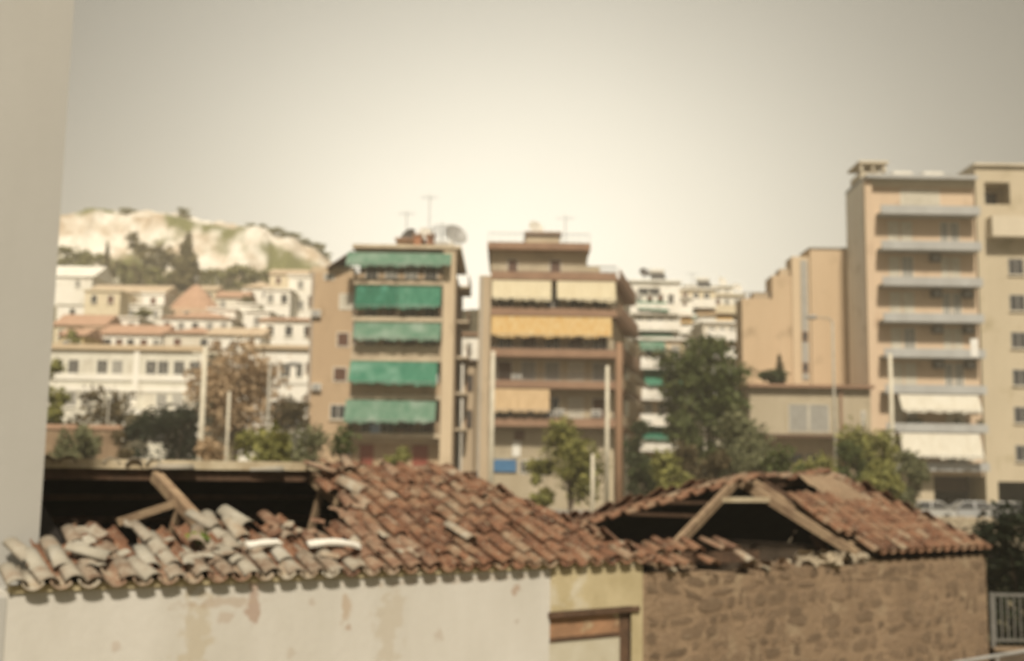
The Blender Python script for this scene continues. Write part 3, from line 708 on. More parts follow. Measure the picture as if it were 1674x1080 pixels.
def tree(name, label, px, py_top, D, wpx, m, n=2200, size=.22, kind='round', base_f=.25, k=16, group=None, seed=0, cat='tree', zbase=None, trunk=True, py_base=None):
    p = atD(px, py_top, D); w = wpx/FPX*D
    zb = g(p.x, D) if zbase is None else zbase
    h = p.z-zb
    o = empty(name, (p.x, D, zb), label, cat, group)
    lob = crown_lobes(w, h*(1-base_f), h*base_f, k, seed*13+5, kind)
    V_, F_ = leaf_cloud(lob, int(n*1.7), size*.74, seed+100)
    zb0 = h*base_f*.7; q_ = np.percentile(V_[:, 2], 99); V_[:, 2] = zb0+(V_[:, 2]-zb0)*(h-zb0)/max(q_-zb0, .1); ov = 0
    V_[:, :2] *= (w/2)/max(np.percentile(np.abs(V_[:, 0]), 97), .05)
    V_[:, 2] = np.maximum(V_[:, 2], .02)
    np_mesh('crown', V_, F_, m, o)
    b = MB(); tr = max(.04, w*.035)
    r = random.Random(seed)
    b.tube([(0, 0, -.2), (r.uniform(-.05, .05)*w, 0, h*base_f*.6), (r.uniform(-.08, .08)*w, r.uniform(-.05, .05)*w, h*(base_f+.25))], [tr*1.3, tr, tr*.55], 7)
    for l in r.sample(lob, min(6, len(lob))):
        b.tube([(0, 0, h*base_f*.8), (l[0]*.45, l[1]*.45, (h*base_f*.8+l[2])*.5+.05*h), (l[0], l[1], max(l[2]-ov if ov > 0 else l[2], .1))], [tr*.6, tr*.4, tr*.15], 5)
    b.build('trunk', 'bark', o)
    return o
# between the houses and the street
tree('autumn_tree', 'tan autumn tree standing before the white school', 392, 570, 84, 128, 'leaf_tan', 3000, .26, base_f=.35, seed=1, k=22)
tree('leafy_shrub', 'dark brownish shrub below the white school canopy', 285, 665, 78, 95, 'leaf_black', 2600, .22, base_f=.05, seed=2, cat='shrub')
tree('leafy_shrub', 'tall dark brown bush behind the pink garden wall', 165, 640, 80, 110, 'leaf_brown', 2000, .24, base_f=.08, seed=3, cat='shrub')
tree('leafy_shrub', 'dark shrub between the school canopy and the pink wall', 222, 682, 76, 60, 'leaf_black', 1100, .2, base_f=.05, seed=31, cat='shrub')
tree('slim_tree', 'slim yellowish tree growing close to the white party wall', 92, 590, 70, 46, 'leaf_yellow', 1100, .22, kind='up', base_f=.12, seed=4)
tree('leafy_shrub', 'round dark brown tree beside the tan apartment block', 470, 655, 86, 66, 'leaf_brown', 1400, .24, base_f=.15, seed=5, cat='shrub')
for i, (px, py, D, w, lab, m) in enumerate([(415, 708, 48, 80, 'low yellow green bush before the autumn tree', 'leaf_yellow'), (462, 705, 46, 80, 'yellow green bush next to the thin grey post', 'leaf_yellow'), (508, 700, 50, 84, 'olive bush at the corner of the tan block', 'leaf_olive'),
        (565, 706, 46, 84, 'olive green bush growing behind the roof ridge', 'leaf_mid'), (650, 735, 60, 40, 'small yellow bush between two red doors', 'leaf_yellow'), (345, 722, 47, 44, 'small orange tinged bush at the foot of the white post', 'leaf_tan')]):
    tree('bush', lab, px, py, D, w, m, 1500, .15, base_f=.03, seed=20+i, cat='bush', k=12)
tree('young_tree', 'light yellow green young tree before the shop front', 935, 690, 62, 92, 'leaf_yellow', 2000, .18, base_f=.22, seed=7)
tree('pine_tree', 'tall dark green tree between the terraced flats and the concrete depot', 1156, 552, 80, 86, 'leaf_mid', 1900, .27, kind='up', base_f=.12, seed=8, k=30)
tree('pine_tree', 'lower dark green tree with pale tips beside the concrete depot', 1196, 598, 78, 78, 'leaf_mid', 1700, .26, kind='up', base_f=.1, seed=83, k=26)
tree('leafy_tree', 'dark leaning tree rising behind the tall dark tree', 1118, 560, 92, 70, 'leaf_mid', 1500, .3, base_f=.3, seed=81)
tree('olive_tree', 'pale grey green olive tree in front of the tall dark tree', 1212, 675, 66, 76, 'leaf_olive', 1900, .2, base_f=.15, seed=9)
tree('bush', 'yellow green bush behind the parked cars by the utility pole', 1098, 742, 60, 58, 'leaf_yellow', 1000, .18, base_f=.1, seed=10, cat='bush')
tree('bush', 'grey green bush rising behind the broken gable rafters', 1170, 738, 58, 60, 'leaf_brown', 1000, .18, base_f=.05, seed=11, cat='bush')
tree('bush', 'low green bush before the concrete depot', 1292, 735, 55, 80, 'leaf_mid', 1300, .17, base_f=.03, seed=12, cat='bush')
tree('leafy_tree', 'yellow green leafy tree beside the white concrete post', 1415, 700, 66, 90, 'leaf_yellow', 2200, .2, base_f=.12, seed=13)
tree('bush', 'olive green bush between the white concrete post and the parked cars', 1488, 742, 62, 62, 'leaf_olive', 1300, .18, base_f=.03, seed=14, cat='bush')
for i, (px, py, D, w, lab, m) in enumerate([(1246, 712, 62, 66, 'pale olive bush between the olive tree and the concrete depot', 'leaf_olive'), (1335, 748, 58, 76, 'yellow green bush under the depot canopy', 'leaf_yellow'), (1386, 722, 64, 56, 'green bush beside the thin street lamp', 'leaf_mid'),
        (1440, 756, 58, 70, 'mixed green bush at the foot of the white concrete post', 'leaf_yellow'), (1062, 752, 66, 54, 'dark green bush next to the wooden pole', 'leaf_dark'), (1130, 728, 68, 62, 'brownish bush under the tall dark tree', 'leaf_brown'), (1040, 690, 84, 44, 'dark shrub at the base of the cream block flank', 'leaf_dark'), (885, 752, 64, 40, 'thin pale bush before the shop windows', 'leaf_yellow')]):
    tree('bush', lab, px, py, D, w, m, 1300, .18, base_f=.03, seed=120+i, cat='bush', k=13)
tree('bush', 'yellow olive bush in front of the low brown garden wall', 128, 700, 60, 60, 'leaf_olive', 1200, .16, base_f=.03, seed=140, cat='bush', k=12)
tree('bush', 'small dark bush at the end of the low brown garden wall', 192, 706, 60, 44, 'leaf_brown', 1000, .16, base_f=.03, seed=141, cat='bush', k=12)
tree('broad_shrub', 'big dark shrub behind the grey railing', 1668, 826, 25, 128, 'leaf_black', 3600, .085, base_f=.02, seed=15, k=22, cat='shrub')
tree('bush', 'dark low bush at the corner of the stone house', 1622, 862, 27, 60, 'leaf_black', 1500, .08, base_f=.02, seed=16, cat='bush')
# weed on the tiles
wd = empty('weed', W(1.97, .72, Z0+.72*m1+.12), 'bright green weed tuft growing out of the tiles', 'plant')
V_, F_ = leaf_cloud([(0, 0, .05, .11, .10, .06), (.06, -.04, .03, .08, .07, .05)], 260, .028, 5); np_mesh('leaves', V_, F_, 'moss', wd)
MB().tube([(0, 0, -.06), (0, 0, .06)], [.006, .004], 5).build('stem', 'moss', wd)
# wood at the foot of the rock
HT = []
for k in range(4):
    V_, F_ = leaf_cloud(crown_lobes(1, .9, .12, 14, 40+k), 420, .085, 300+k); V_[:, 2] = np.maximum(V_[:, 2], .0)
    HT.append((V_, F_))
def mesh_of(V_, F_, m, nm='crown'):
    me = bpy.data.meshes.new(nm); me.from_pydata(V_.tolist(), [], F_.tolist()); me.materials.append(MT[m]); me.update(); return me
HM = [mesh_of(*HT[k], m) for k, m in ((0, 'leaf_hill'), (1, 'leaf_hill'), (2, 'leaf_hill_dark'), (3, 'leaf_hill_dark'))]
HTR = MB().tube([(0, 0, -.05), (0, 0, .45)], [.035, .02], 6).mesh('trunk', 'bark')
r_ = random.Random(4)
spots = [(108, 405, 36), (135, 408, 44), (160, 418, 40), (185, 425, 40), (205, 432, 40), (228, 430, 46), (252, 440, 40), (270, 446, 40), (290, 446, 36), (330, 440, 40), (350, 444, 44), (372, 440, 46), (395, 438, 48), (418, 444, 44), (440, 452, 40), (240, 395, 44), (222, 380, 36), (268, 400, 46), (255, 415, 44), (460, 462, 36), (100, 425, 36), (150, 436, 30)]
for i, (px, py, w) in enumerate(spots):
    D = r_.uniform(246, 258); p = atD(px, py, D); wm = w/FPX*D; zb = g(p.x, D)-.5
    k = 2+i % 2 if 14 < i < 19 or i in (3, 5) else i % 2
    h = max(p.z-zb, wm*.8)
    o = empty('hillside_tree', (p.x, D, zb), 'bushy olive green tree in the wood at the foot of the rock' if k < 2 else 'bushy brown green tree in the wood at the foot of the rock', 'tree', 'trees at the foot of the rock')
    c = inst('crown', HM[k], o, Matrix.Translation((0, 0, h-wm*.95)) @ Matrix.Rotation(r_.uniform(0, 6), 4, 'Z') @ Matrix.Diagonal((wm, wm, wm*.95, 1)))
    inst('trunk', HTR, o, Matrix.Diagonal((wm, wm, h*1.4, 1)))
tree('cypress_tree', 'tall pointed dark cypress standing at the foot of the rock', 307, 388, 244, 42, 'leaf_hill_dark', 1500, .8, kind='cone', base_f=.1, k=9, seed=60)
tree('cypress_tree', 'thin brown cypress against the pale rock', 176, 400, 246, 14, 'leaf_hill_dark', 500, .6, kind='cone', base_f=.1, k=9, seed=61)
sp2 = [(430, 372), (448, 374), (466, 380), (482, 384), (500, 392), (516, 402), (300, 342), (210, 334), (412, 372), (530, 414)]
for i, (px, py) in enumerate(sp2):
    D = 326; p = atD(px, py, D); zb = float(hill_z(np.array([p.x]), np.array([D]))[0])-.8; wm = r_.uniform(4.5, 7.5)
    o = empty('scrub_bush', (p.x, D, zb), 'low green scrub bush on the crest of the rock', 'bush', 'scrub along the crest of the rock')
    inst('crown', HM[i % 2], o, Matrix.Rotation(r_.uniform(0, 6), 4, 'Z') @ Matrix.Diagonal((wm, wm, wm*.45, 1)))
    inst('trunk', HTR, o, Matrix.Diagonal((wm, wm, wm*.5, 1)))

# ------------------------------------------------------------------ building kit (everything in metres; f converts measures of the street front)
def rt(name, f, px, label, cat='building', group=None):
    x = f.X(px); return empty(name, (x, f.D, g(x, f.D)), label, cat, group)
def bx(root, name, m, *boxes):
    b = MB(root.location)
    for q in boxes: b.box(*q)
    return b.build(name, m, root)
def window(root, x0, x1, z0, z1, y, pane='glass', frame='frame_white', fw=.07, mull=True, sill=None):
    b = MB(root.location)
    if x0 > x1: x0, x1 = x1, x0
    if z0 > z1: z0, z1 = z1, z0
    d = .06
    b.box(x0, x1, y-d, y+.05, z0, z0+fw).box(x0, x1, y-d, y+.05, z1-fw, z1).box(x0, x0+fw, y-d, y+.05, z0+fw, z1-fw).box(x1-fw, x1, y-d, y+.05, z0+fw, z1-fw)
    if mull: xm = (x0+x1)/2; b.box(xm-fw*.4, xm+fw*.4, y-d*.8, y+.05, z0+fw, z1-fw)
    w = b.build('window', frame, root)
    MB(root.location).box(x0+fw*.9, x1-fw*.9, y-.015, y+.04, z0+fw*.9, z1-fw*.9).build('pane', pane, w)
    if sill: MB(root.location).box(x0-.08, x1+.08, y-.16, y+.02, z0-.09, z0-.005).build('sill', sill, w)
    return w
def shutterwin(root, x0, x1, z0, z1, y, m, frame='frame_white'):
    w = window(root, x0, x1, z0, z1, y, pane=m, frame=frame, mull=False)
    b = MB(root.location); n = max(4, int(abs(z1-z0)/.14))
    for k in range(n):
        z = z0+.08+(z1-z0-.16)*(k+.5)/n
        b.box(x0+.08, x1-.08, y-.035, y-.014, z-.025, z+.03)
    b.build('shutter_slats', m, w)
    return w
def railing(root, x0, x1, y, z0, h, m='metal_dark', step=.13, y_back=None):
    b = MB(root.location)
    b.box(x0, x1, y-.025, y+.025, z0+h-.05, z0+h).box(x0, x1, y-.015, y+.015, z0+.06, z0+.1)
    n = int((x1-x0)/step)
    for i in range(n+1):
        x = x0+(x1-x0)*i/n; b.box(x-.012, x+.012, y-.012, y+.012, z0, z0+h-.05)
    if y_back:
        for x in (x0, x1):
            b.box(x-.02, x+.02, y+.03, y_back, z0+h-.05, z0+h)
            for k in range(6): yy = y+(y_back-y)*(k+1)/7; b.box(x-.012, x+.012, yy-.012, yy+.012, z0, z0+h-.05)
    return b.build('railing', m, root)
def panelrail(root, x0, x1, y, z0, h, m):
    b = MB(root.location); n = max(2, int((x1-x0)/1.3))
    for i in range(n):
        a = x0+(x1-x0)*i/n; c = x0+(x1-x0)*(i+1)/n
        b.box(a+.03, c-.03, y-.02, y+.02, z0+.06, z0+h-.08); b.box(a-.02, a+.02, y-.03, y+.03, z0, z0+h)
    b.box(x0, x1, y-.035, y+.035, z0+h-.06, z0+h)
    return b.build('railing', m, root)
def awning(root, x0, x1, yb, out, zt, zb, m, seed=0, val=.16, Dref=None):
    Dref = Dref or yb
    r = random.Random(seed); nx, ny = 40, 8; b = MB(root.location); vs = []; zb = EYE+(zb-EYE)*(yb-out)/Dref; zt = EYE+(zt-EYE)*yb/Dref
    ph = r.uniform(0, 6); tl = r.uniform(-.22, .22)
    for lay in (0, -.025):
        for j in range(ny+1):
            f = j/ny
            if j <= ny-1:
                ff = j/(ny-1); y = yb-out*ff; z = zt+(zb+val-zt)*ff-.10*math.sin(math.pi*ff)*out/1.4
            else: y = yb-out-.01; z = zb
            for i in range(nx+1):
                x = x0+(x1-x0)*i/nx
                wv = .05*math.sin(i*.9+ph)*ff+.035*math.sin(i*2.3+ph*2)*ff+tl*(i/nx-.5)*ff-.08*math.sin(math.pi*((i/nx*3) % 1))*ff
                zz_ = z+wv+lay+(.045*math.sin(i*1.57) if j == ny else 0)
                vs.append((x, y+(.02*math.sin(i*1.3) if j == ny else 0), zz_))
    N = (nx+1)*(ny+1); fs = []
    for j in range(ny):
        for i in range(nx):
            a = j*(nx+1)+i; fs.append((a, a+nx+1, a+nx+2, a+1)); a += N; fs.append((a, a+1, a+nx+2, a+nx+1))
    b.add(vs, fs); o = b.build('awning', m, root, smooth=True)
    c = MB(root.location); c.tube([(x0, yb-out, zb+val-.03), (x1, yb-out, zb+val-.03)], .025, 6)
    for x in (x0+.1, x1-.1): c.bar((x, yb, zb+.1 if zb+.1 < zt else zt), (x, yb-out, zb+val-.03), .03, .03)
    c.build('awning_frame', 'metal_grey', o)
    return o
def balcony_doors(root, x0, x1, z, h, y, n, mats, seed=0, frame='frame_white'):
    r = random.Random(seed)
    for i in range(n):
        a = x0+(x1-x0)*(i+.18)/n; c = x0+(x1-x0)*(i+.82)/n
        m = r.choice(mats)
        if m.startswith('shutter'): shutterwin(root, a, c, z+.05, z+h, y, m, frame)
        else: window(root, a, c, z+.05, z+h, y, m, frame)
def potplants(x0, x1, y, z, n, label, seed=0, m='leaf_mid'):
    r = random.Random(seed)
    for i in range(n):
        x = r.uniform(x0, x1)
        o = empty('potted_plant', (x, y, z), label, 'plant', 'potted plants on '+label.split(' on ')[-1])
        MB().tube([(0, 0, 0), (0, 0, .28)], [.12, .16], 8).build('pot', 'brick', o)
        V2, F2 = leaf_cloud([(0, 0, .5, .28, .2, .28)], 90, .07, seed*7+i); np_mesh('leaves', V2, F2, m, o)
def dish(name, label, p, r_, az, m='metal_grey', mast=1.2):
    o = empty(name, p, label, 'antenna', None, az)
    MB().tube([(0, 0, 0), (0, 0, mast)], .03, 6).build('mast', 'metal_dark', o)
    b = MB(); n = 14; vs = [(0, 0, 0)]
    for k in (1, 2, 3):
        for i in range(n):
            a = 2*math.pi*i/n; q = r_*k/3; vs.append((q*math.cos(a), q*math.sin(a), .28*q*q/r_))
    fs = [(0, 1+i, 1+(i+1) % n) for i in range(n)]+[(1+k*n+i, 1+(k+1)*n+i, 1+(k+1)*n+(i+1) % n, 1+k*n+(i+1) % n) for k in range(2) for i in range(n)]
    b.add(vs, fs); d = b.build('reflector', m, o, True); d.rotation_euler = (R(62), 0, 0); d.location = (0, -.05, mast+.1)
    MB().bar((0, 0, 0), (0, 0, r_*.9), .03, .03).build('feed_arm', 'metal_dark', d)
    return o
def aerial(label, p, h, n=6):
    o = empty('tv_aerial', p, label, 'antenna')
    MB().tube([(0, 0, 0), (0, 0, h)], .035, 6).build('mast', 'metal_grey', o)
    b = MB(); b.bar((-.7, 0, h-.25), (.7, 0, h-.25), .03, .03)
    for k in range(n): x = -.65+1.3*k/(n-1); b.bar((x, -.45+.03*k, h-.25), (x, .45-.03*k, h-.25), .025, .025)
    b.build('elements', 'metal_grey', o)
def tank(label, p, L=1.6, rad=.32):
    o = empty('water_heater', p, label, 'water heater')
    MB().tube([(-L/2, .5, 1.15), (-L/2+.06, .5, 1.15), (L/2-.06, .5, 1.15), (L/2, .5, 1.15)], [rad*.8, rad, rad, rad*.8], 12).build('tank', 'metal_white', o, True)
    MB().add([(-L/2, -.9, .12), (L/2, -.9, .12), (L/2, .45, .95), (-L/2, .45, .95), (-L/2, -.9, .04), (L/2, -.9, .04), (L/2, .45, .87), (-L/2, .45, .87)], [(0, 1, 2, 3), (7, 6, 5, 4), (0, 4, 5, 1), (1, 5, 6, 2), (2, 6, 7, 3), (3, 7, 4, 0)]).build('collector', 'glass', o)
    b = MB()
    for x in (-L/2+.1, L/2-.1): b.bar((x, .5, 0), (x, .5, .9), .05, .05); b.bar((x, -.85, 0), (x, -.85, .08), .05, .05)
    b.build('stand', 'metal_grey', o)

# ------------------------------------------------------------------ B1: tan block with green awnings
f = Fac(95, 640, 570); X, Z, D = f.X, f.Z, 95
b1 = rt('apartment_block', f, 505, 'tan apartment block with green awnings over its balconies')
G0 = b1.location.z-.3
bx(b1, 'wall', 'b1_tan', (X(505), X(744), D, D+13, G0, Z(447)))
bx(b1, 'penthouse', 'b1_pale', (X(582), X(735), D+1.0, D+10, Z(447), Z(409)))
bx(b1, 'pier', 'b1_pale', (X(724), X(743.5), D-1.55, D-.003, G0, Z(412)))
bx(b1, 'roof_slab', 'b1_slab', (X(575), X(752), D-1.7, D+10.5, Z(411.5), Z(406)))
bx(b1, 'parapet', 'b1_pale', (X(505), X(574), D+.01, D+.2, Z(446.8), Z(437)), (X(505), X(505)+.2, D+.2, D+12.9, Z(446.8), Z(437)))
Zf = Fac(D-1.5, 640, 570).Z
slabs = [461, 521, 586, 648, 711]
for i, y in enumerate(slabs):
    bx(b1, 'balcony_slab', 'b1_slab', (X(578), X(723.5), D-1.6, D-.003, Zf(y+4), Zf(y-3)))
    zt = Zf(y-3)
    ceil = Z([412, 465, 524, 589, 651][i])
    balcony_doors(b1, X(588), X(718), zt, min(2.25, ceil-zt-.25), D, 4, ['glass', 'glass', 'shutter_brown', 'glass_pale'], 10+i)
    if i in (0, 1, 4): railing(b1, X(579), X(722.5), D-1.5, zt, .95, 'metal_dark', y_back=D-.05)
    else: panelrail(b1, X(579), X(722.5), D-1.5, zt, .95, 'b1_slab' if i == 2 else 'b1_tan')
aw = [((568, 737), 413, 433, 'awning_pale_green', D-1.72, .9), ((583, 650.3), 466, 502, 'awning_green_dark', D-1.45, .7), ((651.3, 721), 466, 501, 'awning_green', D-1.45, .75), ((583, 722), 527, 554, 'awning_pale_green', D-1.5, 1.0), ((578, 718), 589, 626, 'awning_green', D-1.5, 1.15), ((573, 717), 654, 689, 'awning_pale_green', D-1.5, 1.25)]
for i, ((a, c), t, bt_, m, yb, out) in enumerate(aw):
    awning(b1, X(a), X(c), yb, out, Z(t), Z(bt_), m, i, .12, Dref=D)
for (a, c, t, bt_, m) in [(552, 578, 481, 507, 'shutter_pale'), (550, 571, 544, 568, 'shutter_brown'), (546, 569, 601, 625, 'shutter_brown'), (543, 569, 662, 687, 'glass')]:
    if m == 'glass': window(b1, X(a), X(c), Z(bt_), Z(t), D, m, sill='b1_slab')
    else: shutterwin(b1, X(a), X(c), Z(bt_), Z(t), D, m)
window(b1, X(525), X(543), Z(459), Z(449), D, 'glass_pale')
for (a, c) in ((594, 616), (679, 704)):
    dd = bx(b1, 'door', 'red_door', (X(a), X(c), D-.07, D+.05, G0+.3, Z(727))); MB(b1.location).box(X(c)-.2, X(c)-.12, D-.13, D-.072, G0+1.3, G0+1.5).build('handle', 'metal_grey', dd)
bx(b1, 'shop_band', 'b1_slab', (X(578), X(722), D-.1, D-.003, Z(724), Z(717)))
# left flank: sloping brown canopy and balcony stubs
b = MB(b1.location); b.add([(X(532), D-.9, Z(441)), (X(574), D-1.2, Z(414)), (X(574), D+3, Z(414)), (X(532), D+3, Z(441)), (X(532), D-.9, Z(441)-.12), (X(574), D-1.2, Z(414)-.12), (X(574), D+3, Z(414)-.12), (X(532), D+3, Z(441)-.12)],
      [(0, 1, 2, 3), (7, 6, 5, 4), (0, 4, 5, 1), (1, 5, 6, 2), (2, 6, 7, 3), (3, 7, 4, 0)]); b.build('canopy', 'dark_wood', b1)
for y in (500, 551, 610, 662):
    sb = bx(b1, 'side_balcony', 'b1_slab', (X(497.5), X(504.9), D+1, D+4.5, Z(y+3), Z(y)))
    MB(b1.location).box(X(497.5), X(498.4), D+1, D+4.5, Z(y)+.002, Z(y-18)).box(X(498.4), X(504.9), D+1, D+1.08, Z(y)+.002, Z(y-18)).build('balcony_front', 'dark_wood', sb)  # dark wood colour stands in for the shade on the left flank balconies
for k, y in enumerate((462, 520, 580, 640, 700)):
    bx(b1, 'side_balcony', 'b1_slab', (X(744)+.003, X(744)+1.0, D+2, D+7, Z(y), Z(y)+.18))
    MB(b1.location).box(X(744)+.9, X(744)+.98, D+2, D+7, Z(y)+.19, Z(y)+1.1).build('balcony_front', 'b2_brown', b1)
rz = Z(406)
hut = empty('roof_hut', (X(660), D+4, rz), 'pinkish brick stair hut on the tan block roof', 'hut')
bx(hut, 'wall', 'pink_wall', (X(639), X(683), D+2.5, D+7, rz, Z(383)))
bx(hut, 'roof', 'b2_brown', (X(636), X(686), D+2.2, D+7.3, Z(383), Z(379)))
for px in (676, 697):
    ch = empty('chimney', (X(px), D+1.6, rz), 'squat red brick chimney beside the stair hut' if px < 690 else 'red brick chimney standing apart near the dish', 'chimney')
    bx(ch, 'stack', 'brick', (X(px)-.32, X(px)+.32, D+1.3, D+1.9, rz, Z(379)))
    bx(ch, 'cap', 'b2_brown', (X(px)-.42, X(px)+.42, D+1.2, D+2.0, Z(379), Z(376)))
dish('satellite_dish', 'large grey mesh dish at the corner of the tan block roof', (X(737), D+2, rz), 1.05, .5, 'metal_grey', 1.4)
dish('satellite_dish', 'dish above the pinkish stair hut', (X(657), D+4.2, Z(379)), .8, -.6, 'metal_dark', .35)
dish('satellite_dish', 'small dish between the two chimneys', (X(686), D+3, rz), .6, .2, 'metal_white', 1.8)
aerial('tall thin aerial mast on the tan block roof', (X(692), D+3.2, rz), Z(302)-rz, 7)
aerial('short aerial behind the pinkish stair hut', (X(648), D+6, rz), 4.6, 6)
aerial('low wide aerial at the edge of the tan block roof', (X(712), D+5, rz), 3.4, 8)
sm = empty('roof_pergola', (X(706), D+2.2, rz), 'thin metal pergola frame on the tan block roof', 'pergola')
b = MB(sm.location)
for px in (700, 708, 716, 724): b.bar((X(px), D+.6, rz), (X(px), D+.6, rz+1.9), .06, .06).bar((X(px), D+.6, rz+1.9), (X(px), D+3.4, rz+1.9), .06, .06)
b.bar((X(699), D+.6, rz+1.95), (X(725), D+.6, rz+1.95), .06, .06); b.build('frame', 'metal_dark', sm)
tank('solar water heater on the tan block beside the corner dish', (X(718), D+3.4, rz), 1.7)
potplants(X(590), X(715), D-1.25, Z(645), 5, 'leafy potted plant on the lowest panelled balcony of the tan block', 3)
potplants(X(650), X(715), D-1.25, Z(708), 4, 'green potted plant on the bottom railed balcony of the tan block', 4)
potplants(X(590), X(660), D-1.25, Z(518), 3, 'potted plant on the balcony under the darkest green awnings', 5, 'leaf_yellow')
lc = MB((X(620), D-1.56, Z(711))); lc.box(X(613), X(629), D-1.575, D-1.555, Z(713), Z(693)); o = lc.build('hanging_cloth', 'cloth_blue'); o.location = (X(620), D-1.56, Z(711)); tag(o, 'pale blue cloth hung over the bottom balcony rail', 'cloth')
lc = MB((X(714), D-1.56, Z(648))); lc.box(X(708), X(719), D-1.575, D-1.555, Z(628), Z(613)); o = lc.build('hanging_cloth', 'cloth_white'); o.location = (X(714), D-1.56, Z(648)); tag(o, 'white cloth hanging at the end of a green awning', 'cloth')

# ------------------------------------------------------------------ B2: cream block with brown slabs
f = Fac(95, 895, 580); X, Z, D = f.X, f.Z, 95
b2r = rt('apartment_block', f, 782, 'cream apartment block with brown slabs and yellow orange awnings')
G0 = b2r.location.z-.3
bk_r = X(1003)+2.3
poly = [(X(783), D), (X(1003), D), (bk_r, D+14), (X(783), D+14)]
MB(b2r.location).prism(poly, G0, Z(459)).build('wall', 'b2_cream', b2r)
bx(b2r, 'penthouse', 'b2_cream', (X(800), X(960), D+.8, D+11, Z(459), Z(408)))
bx(b2r, 'cornice', 'b2_brown', (X(794), X(964), D-.2, D+11.5, Z(408), Z(397)))
bx(b2r, 'penthouse_wing', 'b2_cream', (X(960)+.003, X(984), D+2.5, D+11, Z(459), Z(425)))
bx(b2r, 'pier', 'b2_render', (X(782), X(801), D-1.0, D-.003, G0, Z(455)))
for (a, c) in ((827, 845), (897, 917)): shutterwin(b2r, X(a), X(c), Z(443), Z(421), D+.8, 'shutter_brown')
Zk = Z; Z = Fac(D-1.6, 895, 580).Z
sl2 = [(444, 457), (503, 516), (570, 583), (622, 634), (683, 697)]
for i, (t, bt_) in enumerate(sl2):
    dep = 1.6
    pl = [(X(801.5), D-dep), (X(1006), D-dep), (X(1012), D-.4), (bk_r+.8+.2*i, D+12), (bk_r-.5, D+12), (X(1001), D-.003), (X(801.5), D-.003)]
    MB(b2r.location).prism(pl, Z(bt_), Z(bt_)+.28).build('balcony_slab', 'b2_brown', b2r)
    pb = MB(b2r.location); zt = Z(bt_)+.282
    hpar = Z(t)-zt
    if hpar > .15: pb.box(X(802), X(1005), D-dep+.02, D-dep+.14, zt, Z(t))
    if hpar > .15: pb.build('parapet', 'b2_brown', b2r)
    railing(b2r, X(802), X(1005), D-dep+.06, Z(t) if hpar > .15 else zt, .55, 'metal_dark', .14)
    sp_ = MB(b2r.location)
    p0 = Vector((X(1012), D-.4, 0)); p1 = Vector((bk_r+.8+.2*i, D+12, 0))
    sp_.bar(p0+Vector((0, 0, zt+.45)), p1+Vector((0, 0, zt+.45)), .1, .85); sp_.build('side_parapet', 'b2_brown' if i < 3 else 'b2_render', b2r)
    nxt = [None, Z(459), Z(516), Z(583), Z(634), Z(697)]
lv = [(zt_, zc) for zt_, zc in ((Z(516)+.28, Z(457)), (Z(583)+.28, Z(516)), (Z(634)+.28, Z(583)), (Z(697)+.28, Z(634)))]
for i, (zf, zc) in enumerate(lv):
    balcony_doors(b2r, X(806), X(1000), zf, min(2.2, zc-zf-.2), D, 5, [['glass', 'shutter_brown', 'glass'], ['glass', 'shutter_brown'], ['shutter_brown', 'shutter_grey', 'shutter_pale', 'glass'], ['shutter_pale', 'shutter_brown', 'glass']][i], 30+i)
awning(b2r, X(803), X(899), D-1.5, .6, Zk(458), Zk(489), 'awning_cream', 41, .1, Dref=D)
awning(b2r, X(908), X(1003), D-1.5, .6, Zk(458), Zk(489), 'awning_cream', 42, .1, Dref=D)
awning(b2r, X(803), X(997), D-1.5, .6, Zk(516), Zk(549), 'awning_orange', 43, .1, Dref=D)
awning(b2r, X(806), X(898), D-1.5, .6, Zk(636), Zk(672), 'awning_tan', 44, .1, Dref=D)
# awnings that hang out along the oblique flank
for i, y in enumerate((560, 612, 655)):
    base = Vector((X(1012)+.45+.1*i, D+1.2, Z(y-18))); dirv = Vector((bk_r+.5-X(1012), 12.4, 0)).normalized(); nrm = Vector((dirv.y, -dirv.x, 0))
    b = MB(b2r.location); vs = []
    for lay in (0, -.03):
        for j in range(5):
            for k2 in range(13):
                p = base+dirv*(5.5*k2/12)+nrm*(1.9*j/4)+Vector((0, 0, -1.5*(j/4)**1.15+lay+.04*math.sin(k2*1.9)*j/4)); vs.append(tuple(p))
    fs = []
    for j in range(4):
        for k2 in range(12): a = j*13+k2; fs += [(a, a+1, a+14, a+13), (a+65+13, a+65+14, a+65+1, a+65)]
    b.add(vs, fs); b.build('awning', 'awning_white', b2r, True)
Z = Zk
# street level
bx(b2r, 'shop_wall', 'concrete', (X(806), X(998), D-.12, D-.003, G0, Z(704)))
bx(b2r, 'shop_sign', 'sign_blue', (X(807), X(847), D-.3, D-.125, Z(772), Z(752)))
window(b2r, X(852), X(868), Z(775), Z(752), D-.12, 'glass', 'frame_white'); window(b2r, X(874), X(895), Z(778), Z(750), D-.12, 'glass', 'frame_white')
window(b2r, X(952), X(972), Z(800), Z(745), D-.12, 'glass', 'frame_white')
bx(b2r, 'wall_sign', 'sign_white', (X(840), X(853), D-.2, D-.125, Z(747), Z(722)))
bx(b2r, 'doorway', 'shutter_brown', (X(843), X(859), D-.16, D-.124, Z(720), Z(704)))
rz = Z(397)
hut = empty('roof_hut', (X(886), D+4, rz), 'cream stair hut with brown cap on the cream block roof', 'hut')
bx(hut, 'wall', 'b2_cream', (X(858), X(915), D+2.5, D+7, rz, Z(373)))
bx(hut, 'roof', 'b2_brown', (X(855), X(918), D+2.2, D+7.3, Z(373), Z(369)))
dish('satellite_dish', 'small pale dish on the cream stair hut', (X(874), D+4, Z(369)), .7, .4, 'metal_white', .5)
